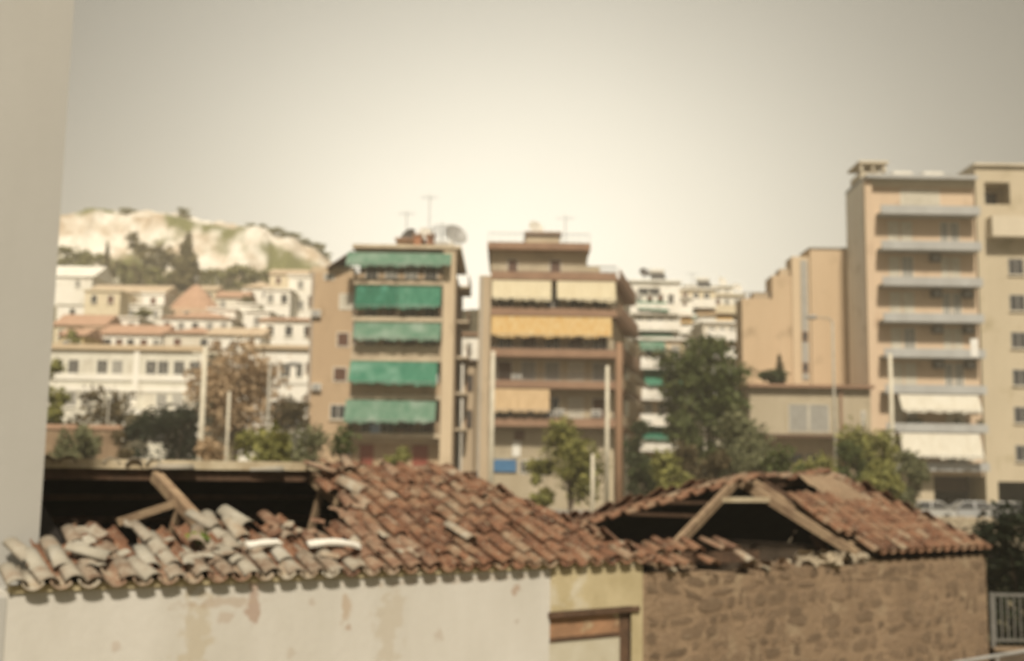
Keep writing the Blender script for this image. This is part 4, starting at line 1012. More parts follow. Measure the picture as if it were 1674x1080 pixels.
rl = empty('roof_railing', (X(880), D-.1, rz), 'thin rail round the cream block roof', 'railing')
b = MB(rl.location); b.box(X(796), X(962), D-.1, D-.06, rz+.75, rz+.8)
for k in range(20): x = X(796)+(X(962)-X(796))*k/19; b.box(x-.02, x+.02, D-.1, D-.06, rz, rz+.75)
b.build('bars', 'metal_grey', rl)
aerial('thin aerial beside the cream block stair hut', (X(925), D+3, rz), Z(338)-rz, 5)

def aircon(root, x, y, z):
    a_ = bx(root, 'air_conditioner', 'metal_white', (x-.42, x+.42, y-.36, y-.02, z, z+.58)); MB(root.location).box(x-.3, x+.3, y-.385, y-.361, z+.08, z+.5).build('grille', 'metal_grey', a_)
f1 = Fac(95, 640, 570)
for px, py in ((515, 520), (588, 575), (712, 640), (520, 640)): aircon(b1, f1.X(px), 95, f1.Z(py))
for px in (508, 577): bx(b1, 'drain_pipe', 'metal_grey', (f1.X(px)-.06, f1.X(px)+.06, 94.82, 94.97, b1.location.z-.2, f1.Z(448)))
for px, py in ((870, 500), (960, 565), (845, 622), (975, 680), (915, 680)): aircon(b2r, X(px), 95, Z(py))
bx(b2r, 'drain_pipe', 'metal_grey', (X(786)-.06, X(786)+.06, 93.82, 93.97, b2r.location.z-.2, Z(456)))

# ------------------------------------------------------------------ low white building in the gap, and wall behind
f = Fac(118, 775, 540); X, Z, D = f.X, f.Z, 118
r0 = rt('white_house', f, 750, 'white house seen in the gap between tan and cream blocks')
bx(r0, 'wall', 'white_wall', (X(745), X(800), D, D+9, g(X(770), D)-.3, Z(548)))
bx(r0, 'roof', 'b2_brown', (X(742), X(803), D-.3, D+9.3, Z(548), Z(544)))
window(r0, X(764), X(772), Z(580), Z(560), D, 'glass')
f = Fac(99, 772, 640); X, Z, D = f.X, f.Z, 99
r0 = rt('brown_shed', f, 760, 'brown lean building filling the alley beside the cream block')
bx(r0, 'wall', 'b2_render', (X(757), X(781), D, D+8, g(X(770), D)-.3, Z(592)))
bx(r0, 'roof', 'dark_wood', (X(755), X(782), D-.4, D+8, Z(592), Z(588)))
window(r0, X(762), X(773), Z(640), Z(612), D, 'glass', 'dark_wood'); window(r0, X(762), X(773), Z(700), Z(670), D, 'glass', 'dark_wood')

# ------------------------------------------------------------------ B3: terraced flats behind the tree
def flats(name, label, D, px0, px1, tops, dep, wallm, slabm, aw_list, seed, cols, py_mid):
    f = Fac(D, (px0+px1)/2, py_mid); X, Z = f.X, f.Z
    r0 = rt(name, f, px0, label); rr = random.Random(seed)
    zt = Z(tops[0]); bx(r0, 'wall', wallm, (X(px0), X(px1), D, D+dep, r0.location.z-.3, zt))
    bx(r0, 'roof_slab', slabm, (X(px0)-.2, X(px1)+.2, D-.3, D+dep+.2, zt, zt+.22))
    for i, y in enumerate(tops[1:]):
        z = Z(y); bx(r0, 'balcony_slab', slabm, (X(px0)+.1, X(px1)-.1, D-1.5, D-.003, z-.2, z))
        panelrail(r0, X(px0)+.15, X(px1)-.15, D-1.42, z, .9, slabm)
        zc = Z(tops[i])-.35
        balcony_doors(r0, X(px0)+.4, X(px1)-.4, z, min(2.2, zc-z), D, cols, ['glass', 'glass', 'shutter_brown', 'glass_pale', 'shutter_grey'], seed*9+i)
    for k, (a, c, t, b_, m) in enumerate(aw_list):
        awning(r0, X(a), X(c), D-.02, 1.7, Z(t), Z(b_), m, seed*5+k, .1)
    return r0, f
r0, f = flats('terraced_flats', 'white flats with green awnings behind the tall dark tree', 122, 1030, 1112, [461, 513, 540, 575, 612, 648, 690, 728], 10, 'white_wall', 'white_wall',
      [(1040, 1090, 493, 506, 'awning_green'), (1046, 1098, 540, 552, 'awning_pale_green'), (1046, 1112, 612, 628, 'awning_green'), (1052, 1092, 728, 742, 'awning_green_dark')], 3, 4, 590)
window(r0, f.X(1042), f.X(1080), f.Z(484), f.Z(470), 122, 'glass'); 
dish('satellite_dish', 'small dish on the white flats roof', (f.X(1056), 124, f.Z(461)+.2), .6, .3, 'metal_dark', 1.0)
r0, f = flats('terraced_flats', 'cream flats with pale green and tan awnings behind the white flats', 136, 1106, 1170, [473, 503, 528, 556, 590, 625, 660], 10, 'cream_wall', 'white_wall',
      [(1102, 1136, 504, 520, 'awning_pale_green'), (1136, 1168, 503, 514, 'awning_tan')], 4, 3, 560)
r0, f = flats('terraced_flats', 'far white flats with an orange awning beside the beige stepped block', 146, 1160, 1218, [483, 512, 540, 566, 600, 640], 10, 'white_wall', 'cream_wall',
      [(1160, 1195, 512, 525, 'awning_orange')], 5, 3, 560)
r0, f = flats('terraced_flats', 'low tan flats with white panelled balconies and hanging green awnings', 108, 1042, 1122, [556, 602, 652, 694, 735], 8, 'b1_pale', 'white_wall', [(1044, 1086, 557, 572, 'awning_pale_green'), (1052, 1118, 606, 630, 'awning_green'), (1048, 1096, 697, 718, 'awning_green_dark')], 6, 3, 660)
flats('terraced_flats', 'white flats with orange awning rising behind the tall dark tree', 129, 1082, 1132, [488, 516, 545, 578, 615, 652, 690], 9, 'white_wall', 'white_wall', [(1084, 1130, 516, 527, 'awning_orange'), (1086, 1110, 545, 556, 'awning_green')], 7, 3, 580)
flats('terraced_flats', 'pale flats with wide white balconies beside the beige stepped block', 118, 1150, 1212, [528, 556, 585, 616, 650, 690], 8, 'white_dirty', 'white_wall', [(1152, 1186, 556, 567, 'awning_tan')], 8, 3, 600)
flats('terraced_flats', 'highest white flats rising behind the cream flats', 165, 1120, 1200, [468, 490, 512], 8, 'white_wall', 'white_wall', [], 9, 5, 520)
for (px, py, D_, lab) in ((1100, 486, 132, 'dish on the flats with the orange awning'), (1180, 468, 168, 'dish on the highest white flats'), (1205, 480, 150, 'dish on the far flats beside the beige stepped block')):
    p_ = atD(px, py, D_); dish('satellite_dish', lab, (p_.x, D_, p_.z), .7, .3, 'metal_white', .6)
for (px, py, D_, lab) in ((1075, 461, 125, 'water heater on the white flats roof'), (1150, 473, 139, 'water heater on the cream flats roof')):
    p_ = atD(px, py, D_); tank(lab, (p_.x, D_, p_.z+.1))
aerial('aerial on the cream flats', (atD(1132, 473, 140).x, 140, atD(1132, 473, 140).z), 2.2, 5)

# ------------------------------------------------------------------ B4: beige stepped block
f = Fac(101.6, 1300, 520); X, Z, D = f.X, f.Z, 101.6
b4 = rt('stepped_block', f, 1214, 'blank beige block rising in steps beside the pale apartment tower')
G0 = b4.location.z-.3
bx(b4, 'wall', 'b4_beige', (X(1326), X(1390), D, D+3.4, G0, Z(406)), (X(1265), X(1326)-.003, D+.5, D+3.2, G0, Z(449)), (X(1214), X(1265)-.003, D+.25, D+3, G0, Z(488)))
bx(b4, 'tower_wall', 'b4_pale', (X(1297), X(1326)-.004, D+.3, D+.496, G0, Z(418)), (X(1297), X(1326)-.004, D+.5, D+2.6, Z(449)+.003, Z(418)))
bx(b4, 'coping', 'kerb', (X(1325), X(1391), D-.1, D+3.5, Z(406), Z(403.5)))
bx(b4, 'stair_strip', 'shutter_grey', (X(1311), X(1322), D+.2, D+.296, Z(620), Z(424)))
for y in (545, 596):
    window(b4, X(1311.5), X(1321.5), Z(y+12), Z(y-4), D+.19, 'glass', 'b2_brown', mull=False)
bx(b4, 'roof_hut', 'b2_render', (X(1236), X(1262), D+1, D+2.8, Z(488)+.003, Z(476)))
bx(b4, 'roof_hut', 'b2_render', (X(1280), X(1296), D+1, D+2.8, Z(449)+.003, Z(436)))
rl = empty('roof_railing', (X(1240), D+.3, Z(488)), 'dark rail on the lowest step of the beige block', 'railing')
b = MB(rl.location); b.box(X(1216), X(1263), D+.4, D+.44, Z(478), Z(477))
for k in range(12): x = X(1216)+(X(1263)-X(1216))*k/11; b.box(x-.02, x+.02, D+.4, D+.44, Z(488), Z(478))
b.build('bars', 'metal_dark', rl)
f = Fac(88, 1320, 690); X, Z, D = f.X, f.Z, 88.5
f.D = 94; D = 94
dp = rt('concrete_depot', f, 1224, 'low grey beige concrete depot with one wide shuttered window')
G0 = dp.location.z-.3
bx(dp, 'wall', 'concrete', (X(1226), X(1424), D, D+11, Z(712), Z(634)))
bx(dp, 'ground_wall', 'b2_render', (X(1232), X(1424), D+1.2, D+11, G0, Z(712)-.003))
bx(dp, 'roof_slab', 'b2_brown', (X(1222), X(1424)+.2, D-.6, D+11, Z(634), Z(629)))
bx(dp, 'canopy', 'dark_wood', (X(1236), X(1400), D-1.3, D-.003, Z(716), Z(711)))
for (a, c) in ((1289, 1321.5), (1322.5, 1356)): shutterwin(dp, X(a), X(c), Z(706), Z(660), D, 'shutter_grey', 'shutter_pale')
window(dp, X(1408), X(1415), Z(695), Z(670), D, 'glass')
for (a, c) in ((1296, 1318), (1324, 1350)): window(dp, X(a), X(c), Z(757), Z(742), D+1.2, 'glass', 'metal_grey')
bx(dp, 'drain_pipe', 'b2_brown', (X(1373), X(1376.5), D-.25, D-.04, G0, Z(634)))
tree('roof_plant', 'dark round plant on the concrete depot roof', 1262, 604, 94.5, 40, 'leaf_dark', 700, .2, base_f=.05, seed=71, zbase=Z(629), cat='plant')
tree('roof_plant', 'slim brown conifer on the concrete depot roof', 1274, 580, 95, 16, 'leaf_brown', 500, .16, kind='cone', base_f=.05, k=8, seed=72, zbase=Z(629), cat='plant')

# ------------------------------------------------------------------ B5: peach tower
f = Fac(96, 1510, 540); X, Z, D = f.X, f.Z, 96
b5 = rt('apartment_tower', f, 1420, 'tall peach apartment tower with grey balcony slabs and white awnings')
G0 = b5.location.z-.3
bx(b5, 'wall', 'b5_peach', (X(1428), X(1600), D, D+5, Z(777), Z(296)))
bx(b5, 'side_wall', 'white_wall', (X(1416), X(1428)-.003, D-.2, D+5, G0, Z(297)))
bx(b5, 'pier', 'b5_peach', (X(1416), X(1428)-.003, D-.5, D-.203, G0, Z(297)))
bx(b5, 'ground_wall', 'b6_tan', (X(1428), X(1519), D+.02, D+5, G0, Z(777)-.003))
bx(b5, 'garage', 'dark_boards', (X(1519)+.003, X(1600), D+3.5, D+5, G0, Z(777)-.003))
bx(b5, 'garage_door', 'dark_wood', (X(1521), X(1598), D+3.2, D+3.49, Z(803), Z(778)))
bx(b5, 'roof_slab', 'b5_slab', (X(1417), X(1600), D-1.0, D+5.2, Z(296), Z(290)))
bx(b5, 'cornice', 'b5_pale', (X(1424), X(1598), D-.3, D-.003, Z(306), Z(296)-.003))
Zk = Z; Z = Fac(D-1.4, 1510, 540).Z
ys5 = [338, 396, 455, 514, 572, 631, 694, 757]
for i, y in enumerate(ys5):
    bx(b5, 'balcony_slab', 'b5_slab', (X(1436), X(1598), D-1.5, D-.003, Z(y+12), Z(y+8)))
    bx(b5, 'parapet', 'b5_slab', (X(1436), X(1598), D-1.5, D-1.38, Z(y+8)+.002, Z(y-2)))
    zf = Z(y+8)+.02
    if i == 0: 
        shutterwin(b5, X(1478), X(1543), zf+.5, Z(303), D, 'shutter_pale'); continue
    for (a, c, ms) in ((1456, 1474, 0), (1477, 1496, 1), (1542, 1556, 0), (1558, 1573, 1)):
        m = ['shutter_pale', 'shutter_pale', 'shutter_pale', 'glass_pale', 'shutter_pale', 'glass'][(i*3+ms*2+a) % 6]
        shutterwin(b5, X(a), X(c), zf, Z(ys5[i-1]+18), D, m, 'shutter_pale') if m.startswith('sh') else window(b5, X(a), X(c), zf, Z(ys5[i-1]+18), D, m)
    if 2 <= i <= 5:
        for px in (1531, 1582) if i > 2 else (1531,):
            ac = bx(b5, 'air_conditioner', 'metal_dark', (X(px)-.42, X(px)+.42, D-.42, D-.02, Z(ys5[i-1]+27), Z(ys5[i-1]+15)))
            MB(b5.location).box(X(px)-.28, X(px)+.28, D-.44, D-.421, Z(ys5[i-1]+25), Z(ys5[i-1]+17)).build('grille', 'metal_grey', ac)
awning(b5, X(1457), X(1584), D-1.4, .8, Zk(645), Zk(672), 'awning_white', 51, .12, Dref=D)
awning(b5, X(1457), X(1584), D-1.4, .9, Zk(708), Zk(747), 'awning_white', 52, .12, Dref=D)
Z = Zk
tank('solar water heater on the peach tower roof near the pale hut', (X(1505), D+3, Z(290)), 1.8)
tank('solar water heater on the peach tower roof near the tan tower', (X(1558), D+3, Z(290)), 1.8)
hut = empty('roof_hut', (X(1435), D+3, Z(290)), 'pale yellow open frame hut on the peach tower roof', 'hut')
bx(hut, 'wall', 'b5_pale', (X(1425), X(1467), D+2, D+5, Z(290), Z(272)))
bx(hut, 'frame', 'b5_pale', (X(1421), X(1471), D+1.6, D+5.2, Z(259), Z(255)), (X(1424), X(1428), D+1.8, D+2.3, Z(272), Z(259)), (X(1462), X(1467), D+1.8, D+2.3, Z(272), Z(259)), (X(1444), X(1447), D+1.8, D+2.3, Z(272), Z(259)))
cp = MB((X(1568), D-1.6, Z(571))); cp.box(X(1574), X(1586), D-1.53, D-1.51, Z(585), Z(556)); o = cp.build('hanging_cloth', 'cloth_white'); o.location = (X(1568), D-1.6, Z(571)); tag(o, 'white towel over a grey balcony parapet of the peach tower', 'cloth')
potplants(X(1460), X(1590), D-1.2, Z(700), 8, 'dark potted plant on the balcony between the two white awnings', 8, 'leaf_dark')
# B6
f = Fac(95.9, 1640, 540); X, Z, D = f.X, f.Z, 95.9
b6 = rt('apartment_tower', f, 1601, 'tan tower with plain dark windows next to the peach tower')
G0 = b6.location.z-.3
bx(b6, 'wall', 'b6_tan', (X(1603), X(1780), D, D+14, Z(787), Z(345)), (X(1603), X(1618), D, D+14, Z(345)+.003, Z(272)), (X(1660), X(1780), D, D+14, Z(345)+.003, Z(272)), (X(1618)+.003, X(1660)-.003, D+2, D+14, Z(345)+.003, Z(272)), (X(1618)+.003, X(1660)-.003, D, D+1.997, Z(298), Z(272)))
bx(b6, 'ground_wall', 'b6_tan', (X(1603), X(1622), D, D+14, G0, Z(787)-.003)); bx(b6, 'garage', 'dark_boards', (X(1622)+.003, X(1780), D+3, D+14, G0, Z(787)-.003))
window(b6, X(1628), X(1655), Z(340), Z(306), D+2, 'glass', 'b2_brown')
bx(b6, 'loggia_parapet', 'b6_tan', (X(1618)+.003, X(1660)-.003, D+.02, D+.15, Z(345)+.003, Z(334)))
bx(b6, 'balcony', 'b5_pale', (X(1618), X(1760), D-1.3, D-.003, Z(391), Z(386)), (X(1618), X(1760), D-1.3, D-1.15, Z(386)+.003, Z(358)), (X(1618), X(1622), D-1.14, D-.003, Z(386)+.003, Z(358)))
bx(b6, 'roof_slab', 'b5_pale', (X(1600), X(1783), D-.3, D+14.2, Z(272), Z(268)))
for y in (436, 495, 556, 617, 678, 741):
    for px in (1652, 1716): window(b6, X(px), X(px+26), Z(y+13), Z(y-14), D, 'glass', 'shutter_grey', sill='b5_pale')

# ------------------------------------------------------------------ school on the left
f = Fac(112, 210, 620); X, Z, D = f.X, f.Z, 112
sc_ = rt('school_building', f, 60, 'long white school with rows of square windows and two entrance canopies')
G0 = sc_.location.z-.3
bx(sc_, 'wall', 'school_white', (X(-60), X(331), D, D+10, G0, Z(572)))
bx(sc_, 'cornice', 'b4_pale', (X(-62), X(333), D-.35, D+10.2, Z(572), Z(564)))
bx(sc_, 'sill_band', 'white_wall', (X(-60), X(331)+.05, D-.14, D-.003, Z(622), Z(613)), (X(-60), X(331)+.05, D-.14, D-.003, Z(640), Z(632)))
bx(sc_, 'pilaster', 'white_wall', (X(218), X(227), D-.2, D-.003, Z(667), Z(573)), (X(327), X(332.5), D-.2, D-.003, G0, Z(573)))
for row, (t, bt_) in enumerate(((588, 612), (642, 666))):
    for k, px in enumerate((40, 62, 84, 110, 134, 157, 182, 207, 237, 257, 283, 309)):
        m = ['glass_pale', 'shutter_pale', 'glass', 'glass', 'shutter_pale', 'glass'][k % 6] if row == 0 and k < 8 else ('glass' if row == 0 else ['glass_pale', 'shutter_grey', 'shutter_pale'][k % 3])
        window(sc_, X(px), X(px+18), Z(bt_), Z(t), D, m, 'frame_white', sill='white_wall')
for k, px in enumerate((100, 150, 200, 250, 300)): window(sc_, X(px), X(px+26), Z(722), Z(698), D, 'glass', 'metal_dark')
bx(sc_, 'canopy', 'white_wall', (X(196), X(252), D-3.4, D-.21, Z(679), Z(671))); bx(sc_, 'canopy', 'white_wall', (X(276), X(326), D-3.0, D-.21, Z(680), Z(673)))
bx(sc_, 'canopy_column', 'white_wall', (X(220), X(225), D-3.2, D-2.9, G0, Z(679)-.003))
f = Fac(114, 450, 640); X, Z, D = f.X, f.Z, 114
an = rt('school_annexe', f, 400, 'white annexe between the autumn tree and the tan block')
bx(an, 'wall', 'white_wall', (X(395), X(520), D, D+9, an.location.z-.3, Z(570)))
bx(an, 'roof_slab', 'b4_pale', (X(392), X(522), D-.4, D+9.2, Z(570), Z(564)))
bx(an, 'band', 'white_wall', (X(395)-.05, X(520), D-.12, D-.003, Z(627), Z(618)))
for (a, c, t, bt_, m) in [(430, 444, 592, 616, 'glass_pale'), (456, 474, 592, 617, 'glass'), (456, 472, 648, 668, 'glass_pale'), (432, 444, 648, 668, 'glass_pale'), (482, 494, 592, 617, 'glass')]: window(an, X(a), X(c), Z(bt_), Z(t), D, m, sill='white_wall')

# ------------------------------------------------------------------ village on the slope
def village(label, px0, px1, py_top, D, storeys, wallm, roof='flat', roofm='roof_tile_far', rise=1.6, dep=8, wins=3, wm=('glass', 'shutter_brown', 'glass_pale'), seed=0, band=True):
    f = Fac(D, (px0+px1)/2, py_top+20); X = f.X; zt = f.Z(py_top); r0 = rt('village_house', f, (px0+px1)/2, label, 'house')
    x0, x1 = X(px0), X(px1); r = random.Random(seed); zb = min(g(x0, D), g(x1, D))-1.0
    bx(r0, 'wall', wallm, (x0, x1, D, D+dep, zb, zt))
    y0, y1 = D-.35, D+dep+.3; a, c = x0-.35, x1+.35
    b = MB(r0.location)
    if roof == 'flat':
        bx(r0, 'roof_slab', wallm, (a+.1, c-.1, y0+.1, y1, zt, zt+.25))
    elif roof == 'gable':
        ym = (y0+y1)/2
        b.add([(a, y0, zt), (c, y0, zt), (c, y1, zt), (a, y1, zt), (a, ym, zt+rise), (c, ym, zt+rise)], [(3, 2, 1, 0), (0, 1, 5, 4), (2, 3, 4, 5), (0, 4, 3), (1, 2, 5)]); b.build('roof', roofm, r0)
    elif roof == 'hip':
        ym = (y0+y1)/2; q = min((c-a)*.5-.05, dep*.5)
        b.add([(a, y0, zt), (c, y0, zt), (c, y1, zt), (a, y1, zt), (a+q, ym, zt+rise), (c-q, ym, zt+rise)], [(3, 2, 1, 0), (0, 1, 5, 4), (2, 3, 4, 5), (0, 4, 3), (1, 2, 5)]); b.build('roof', roofm, r0)
    elif roof == 'dome':
        n = 16; cx_, cy_ = (a+c)/2, D+dep/2; rad = (c-a)/2; vs = []
        prof = [(1.0, 0), (.86, .22), (.66, .46), (.42, .70), (.2, .90), (.04, 1.0)]
        for (pr_, ph) in prof: vs += [(cx_+rad*pr_*math.cos(2*math.pi*i/n), cy_+rad*pr_*math.sin(2*math.pi*i/n), zt+rise*ph) for i in range(n)]
        b.add(vs, [(k*n+i, k*n+(i+1) % n, (k+1)*n+(i+1) % n, (k+1)*n+i) for k in range(len(prof)-1) for i in range(n)]+[tuple(range(n-1, -1, -1)), tuple(range(5*n, 6*n))]); b.build('roof', roofm, r0)
        MB(r0.location).bar((cx_, cy_, zt+rise-.05), (cx_, cy_, zt+rise+1.6), .12, .12).bar((cx_-.5, cy_, zt+rise+1.15), (cx_+.5, cy_, zt+rise+1.15), .12, .12).build('cross', 'metal_grey', r0)
    for s in range(storeys):
        zw = zt-.55-s*3.0
        for k in range(wins):
            xc = x0+(x1-x0)*(k+.5)/wins+r.uniform(-.1, .1); m = r.choice(wm)
            window(r0, xc-.5, xc+.5, zw-1.35, zw, D, m, 'frame_white', mull=False, sill=wallm if band else None)
    return r0, f
vh = [
 ('large pale blank house high on the slope under the wood', 60, 150, 452, 205, 1, 'white_wall', 'gable', 'white_wall', 3.0, 12, 2),
 ('white house with pale gabled roof under the wood', 140, 265, 478, 190, 1, 'white_dirty', 'gable', 'roof_pale_far', 2.2, 12, 4),
 ('small yellowish parapet house below the white gable', 138, 196, 476, 172, 1, 'cream_wall', 'flat', '', 0, 7, 2),
 ('low white house with a long flat roof beside the dome', 205, 264, 500, 176, 1, 'white_wall', 'flat', '', 0, 8, 3),
 ('cream house with red tiled gable below the parapet house', 88, 168, 532, 150, 1, 'cream_wall', 'gable', 'roof_tile_far', 2.0, 8, 3),
 ('ochre house with narrow tiled roof above the school', 98, 136, 548, 136, 1, 'ochre_wall', 'gable', 'roof_tile_far', 1.2, 6, 2),
 ('long white house with a low red tiled roof above the school', 165, 264, 546, 142, 1, 'white_wall', 'gable', 'roof_tile_far', 1.6, 7, 5),
 ('small red walled house between the tiled houses', 140, 166, 538, 144, 1, 'pink_wall', 'flat', '', 0, 5, 1),
 ('wide white house with a pink tiled hipped roof below the dome', 262, 378, 520, 158, 1, 'white_wall', 'hip', 'roof_tile_far', 1.5, 9, 5),
 ('broad white house with sloping red eaves and dark windows', 268, 356, 545, 140, 1, 'white_dirty', 'hip', 'roof_tile_far', 1.3, 8, 2),
 ('white terrace house with brown roof stepping down beside the autumn tree', 340, 425, 548, 134, 1, 'white_wall', 'gable', 'roof_pale_far', 1.4, 8, 3),
 ('white flat roofed house on the slope above the autumn tree', 370, 430, 498, 170, 1, 'white_wall', 'flat', '', 0, 8, 2),
 ('pink roofed cottage under the olive green wood', 352, 402, 486, 196, 1, 'white_dirty', 'gable', 'roof_tile_far', 1.6, 7, 2),
 ('tall white house beside the flank of the tan block', 432, 474, 474, 162, 2, 'white_wall', 'flat', '', 0, 8, 2),
 ('tall narrow white house touching the tan block flank', 472, 512, 452, 168, 3, 'white_wall', 'flat', '', 0, 8, 1),
 ('white house with red tiled terrace roof next to the annexe', 424, 520, 524, 138, 1, 'white_wall', 'gable', 'roof_tile_far', .9, 8, 3),
 ('pale cottage at the foot of the green crest', 440, 500, 448, 215, 1, 'cream_wall', 'gable', 'roof_pale_far', 1.6, 8, 2),
 ('narrow white house wedged beside the red tiled dome', 232, 268, 480, 186, 1, 'white_wall', 'flat', '', 0, 7, 1),
 ('small white cube house above the red tiled terrace roof', 402, 440, 510, 152, 1, 'white_wall', 'flat', '', 0, 6, 1),
 ('white flat roofed house with two windows above the long low roof', 182, 226, 520, 158, 1, 'white_wall', 'flat', '', 0, 7, 2),
 ('little cream house directly under the cypress', 310, 352, 474, 214, 1, 'cream_wall', 'gable', 'roof_pale_far', 1.4, 7, 2),
 ('white stepped house above the broad red eaved house', 340, 384, 506, 166, 1, 'white_wall', 'flat', '', 0, 7, 1),
 ('white upper house below the large pale blank house', 92, 142, 498, 178, 1, 'white_wall', 'flat', '', 0, 8, 1),
 ('pale house high under the rocky ridge', 395, 445, 470, 208, 1, 'white_wall', 'hip', 'roof_pale_far', 1.8, 8, 2),
]
for i, (lab, a, c, t, D, st_, wm_, rf_, rm, rise, dep, wn_) in enumerate(vh):
    village(lab, a, c, t, D, st_, wm_, rf_, rm or 'roof_tile_far', rise, dep, wn_, seed=i)
village('church with a red tiled dome and small cross', 266, 346, 503, 182, 1, 'pink_wall', 'dome', 'roof_tile_far', 4.4, 8.5, 3, seed=77)
for i, (px, py, D, w, m) in enumerate([(150, 515, 160, 26, 'leaf_hill'), (122, 540, 133, 22, 'leaf_yellow'), (425, 505, 165, 26, 'leaf_hill'), (345, 560, 128, 40, 'leaf_tan'), (232, 505, 170, 24, 'leaf_hill'), (405, 485, 188, 30, 'leaf_hill_dark')]):
    tree('garden_tree', ['small olive tree by the yellowish parapet house', 'yellow green garden bush by the ochre house', 'low olive tree by the tall white house', 'orange garden tree above the end of the school', 'small olive tree on the roofline by the dome', 'brown garden tree by the pink roofed cottage'][i], px, py, D, w, m, 500, .35, base_f=.2, seed=90+i, k=9)

# ------------------------------------------------------------------ posts and lamps
def post(name, label, px, py, D, r0_, m, lamp=None, cat='post', taper=.7, arms=0):
    p = atD(px, py, D); x = p.x; zb = g(x, D); o = empty(name, (x, D, zb), label, cat); h = p.z-zb
    MB().tube([(0, 0, -.3), (0, 0, h*.5), (0, 0, h)], [r0_, r0_*(1+taper)/2, r0_*taper], 10).build('shaft', m, o, True)
    MB().tube([(0, 0, -.1), (0, 0, .35), (0, 0, .4)], [r0_*1.5, r0_*1.5, r0_*1.05], 10).build('base', m, o)
    if lamp:
        MB().tube([(0, 0, h-.1), (lamp*.2, 0, h+.15), (lamp, 0, h+.2)], [.05, .045, .04], 6).build('arm', m, o)
        hd = MB().tube([(lamp-.1, 0, h+.2), (lamp+.25*math.copysign(1, lamp), 0, h+.22), (lamp+.75*math.copysign(1, lamp), 0, h+.18)], [.08, .16, .1], 8).build('lamp_head', 'metal_grey', o, True)
    for k in range(arms):
        MB().bar((-.7, 0, h-.35-.5*k), (.7, 0, h-.35-.5*k), .09, .11).build('crossarm', m, o)
    return o
post('utility_pole', 'thick pale concrete post at the end of the school', 336, 566, 62, .19, 'pole_pale', arms=1, cat='pole')
post('lamp_post', 'short pale post in front of the autumn tree', 375, 640, 66, .11, 'pole_pale')
post('lamp_post', 'slender grey lamp post near the annexe', 441, 600, 66, .10, 'pole_grey', lamp=1.1, cat='lamp post')
post('utility_pole', 'white concrete post before the plain pier of the cream block', 806, 574, 62, .16, 'pole_pale', cat='pole')
post('utility_pole', 'white concrete post beside the wooden pole', 993, 598, 60, .14, 'pole_pale', cat='pole')
post('short_post', 'short white post beside the light young tree', 969, 742, 58, .12, 'pole_pale')
post('utility_pole', 'thick brown wooden pole beside the cream block flank', 1012, 560, 55, .21, 'pole_wood', cat='pole', taper=.75)
post('lamp_post', 'tall thin street lamp before the concrete depot', 1361, 524, 74, .10, 'pole_grey', lamp=-.9, cat='lamp post')
post('utility_pole', 'white concrete post in front of the peach tower', 1455, 578, 68, .17, 'pole_pale', cat='pole')
post('short_post', 'thin pole behind the pink garden wall', 178, 650, 70, .06, 'pole_grey')

# ------------------------------------------------------------------ garden wall, low stone wall, railings
p0 = atD(70, 700, 64); p1 = atD(196, 700, 64); zb = g(-20, 64)
gw = empty('garden_wall', ((p0.x+p1.x)/2, 64, zb), 'low brown garden wall with a pink tiled coping', 'wall')
bx(gw, 'wall', 'stone_mortar', (p0.x-6, p1.x, 64, 64.3, zb-.3, p0.z)); bx(gw, 'coping', 'roof_tile_far', (p0.x-6.1, p1.x+.1, 63.9, 64.4, p0.z, p0.z+.22))
p0 = atD(1490, 842, 48); p1 = atD(1720, 842, 48); zb = g(18, 48)
lw = empty('low_wall', ((p0.x+p1.x)/2, 48, zb), 'low rough grey stone wall below the parked cars', 'wall')
core = bx(lw, 'wall', 'concrete', (p0.x-9, p1.x+6, 48, 48.5, zb-.3, p0.z-.05))
for row in range(4):
    x = p0.x-8.9+random.random()*.3
    while x < p1.x+5.5:
        ww = random.uniform(.35, .8); hh = .3
        mm = Matrix.Translation((x+ww/2-lw.location.x, 0, p0.z-lw.location.z-.16-row*.31)) @ Matrix.Rotation(random.gauss(0, .05), 4, 'Y') @ Matrix.Diagonal((ww*.93, 2.2, hh*.95, 1))
        inst('stone', random.choice(SMP), core, mm); x += ww
def fence(label, a, b, h, step=.11, m='metal_white', name='railing', cat='railing', zadj=0):
    a = Vector(a); b = Vector(b); o = empty(name, a, label, cat); d = b-a; L = d.length; dn = d/L
    up = Vector((0, 0, 1))
    MB(a).bar(a+up*h, b+up*h, .05, .05).build('top_rail', m, o); MB(a).bar(a+up*.12, b+up*.12, .04, .04).build('bottom_rail', m, o)
    me = MB().box(-.011, .011, -.011, .011, .12, h-.02).mesh('bar', m)
    for k in range(int(L/step)): inst('bar', me, o, Matrix.Translation(dn*(k+.5)*step))
    pm = MB().box(-.035, .035, -.035, .035, -.25, h+.04).mesh('post', m)
    for k in range(int(L/1.9)+1): inst('post', pm, o, Matrix.Translation(dn*min(k*1.9, L)))
    return o
q0 = atD(1616, 1062, 20.6); q1 = atD(1616, 976, 20.6)
plinth = empty('plinth_wall', (q0.x+2, 20.6, 0), 'dark low plinth carrying the grey railing', 'wall')
bx(plinth, 'wall', 'inner_wall', (q0.x+.05, q0.x+6, 20.5, 20.8, -.1, q0.z-.002))
bx(plinth, 'coping', 'stone_mortar', (q0.x+.05, q0.x+6, 20.46, 20.84, q0.z-.002, q0.z+.04))
fence('grey barred railing beside the stone house corner', (q0.x+.1, 20.65, q0.z+.04), (q0.x+5.8, 20.65, q0.z+.04), q1.z-q0.z, m='fence_grey')
q0 = atD(1556, 1084, 17.4); q1 = atD(1700, 1060, 18.6)
hr = empty('handrail', (q0.x, q0.y, 0), 'plain grey pipe handrail in front of the stone wall', 'railing')
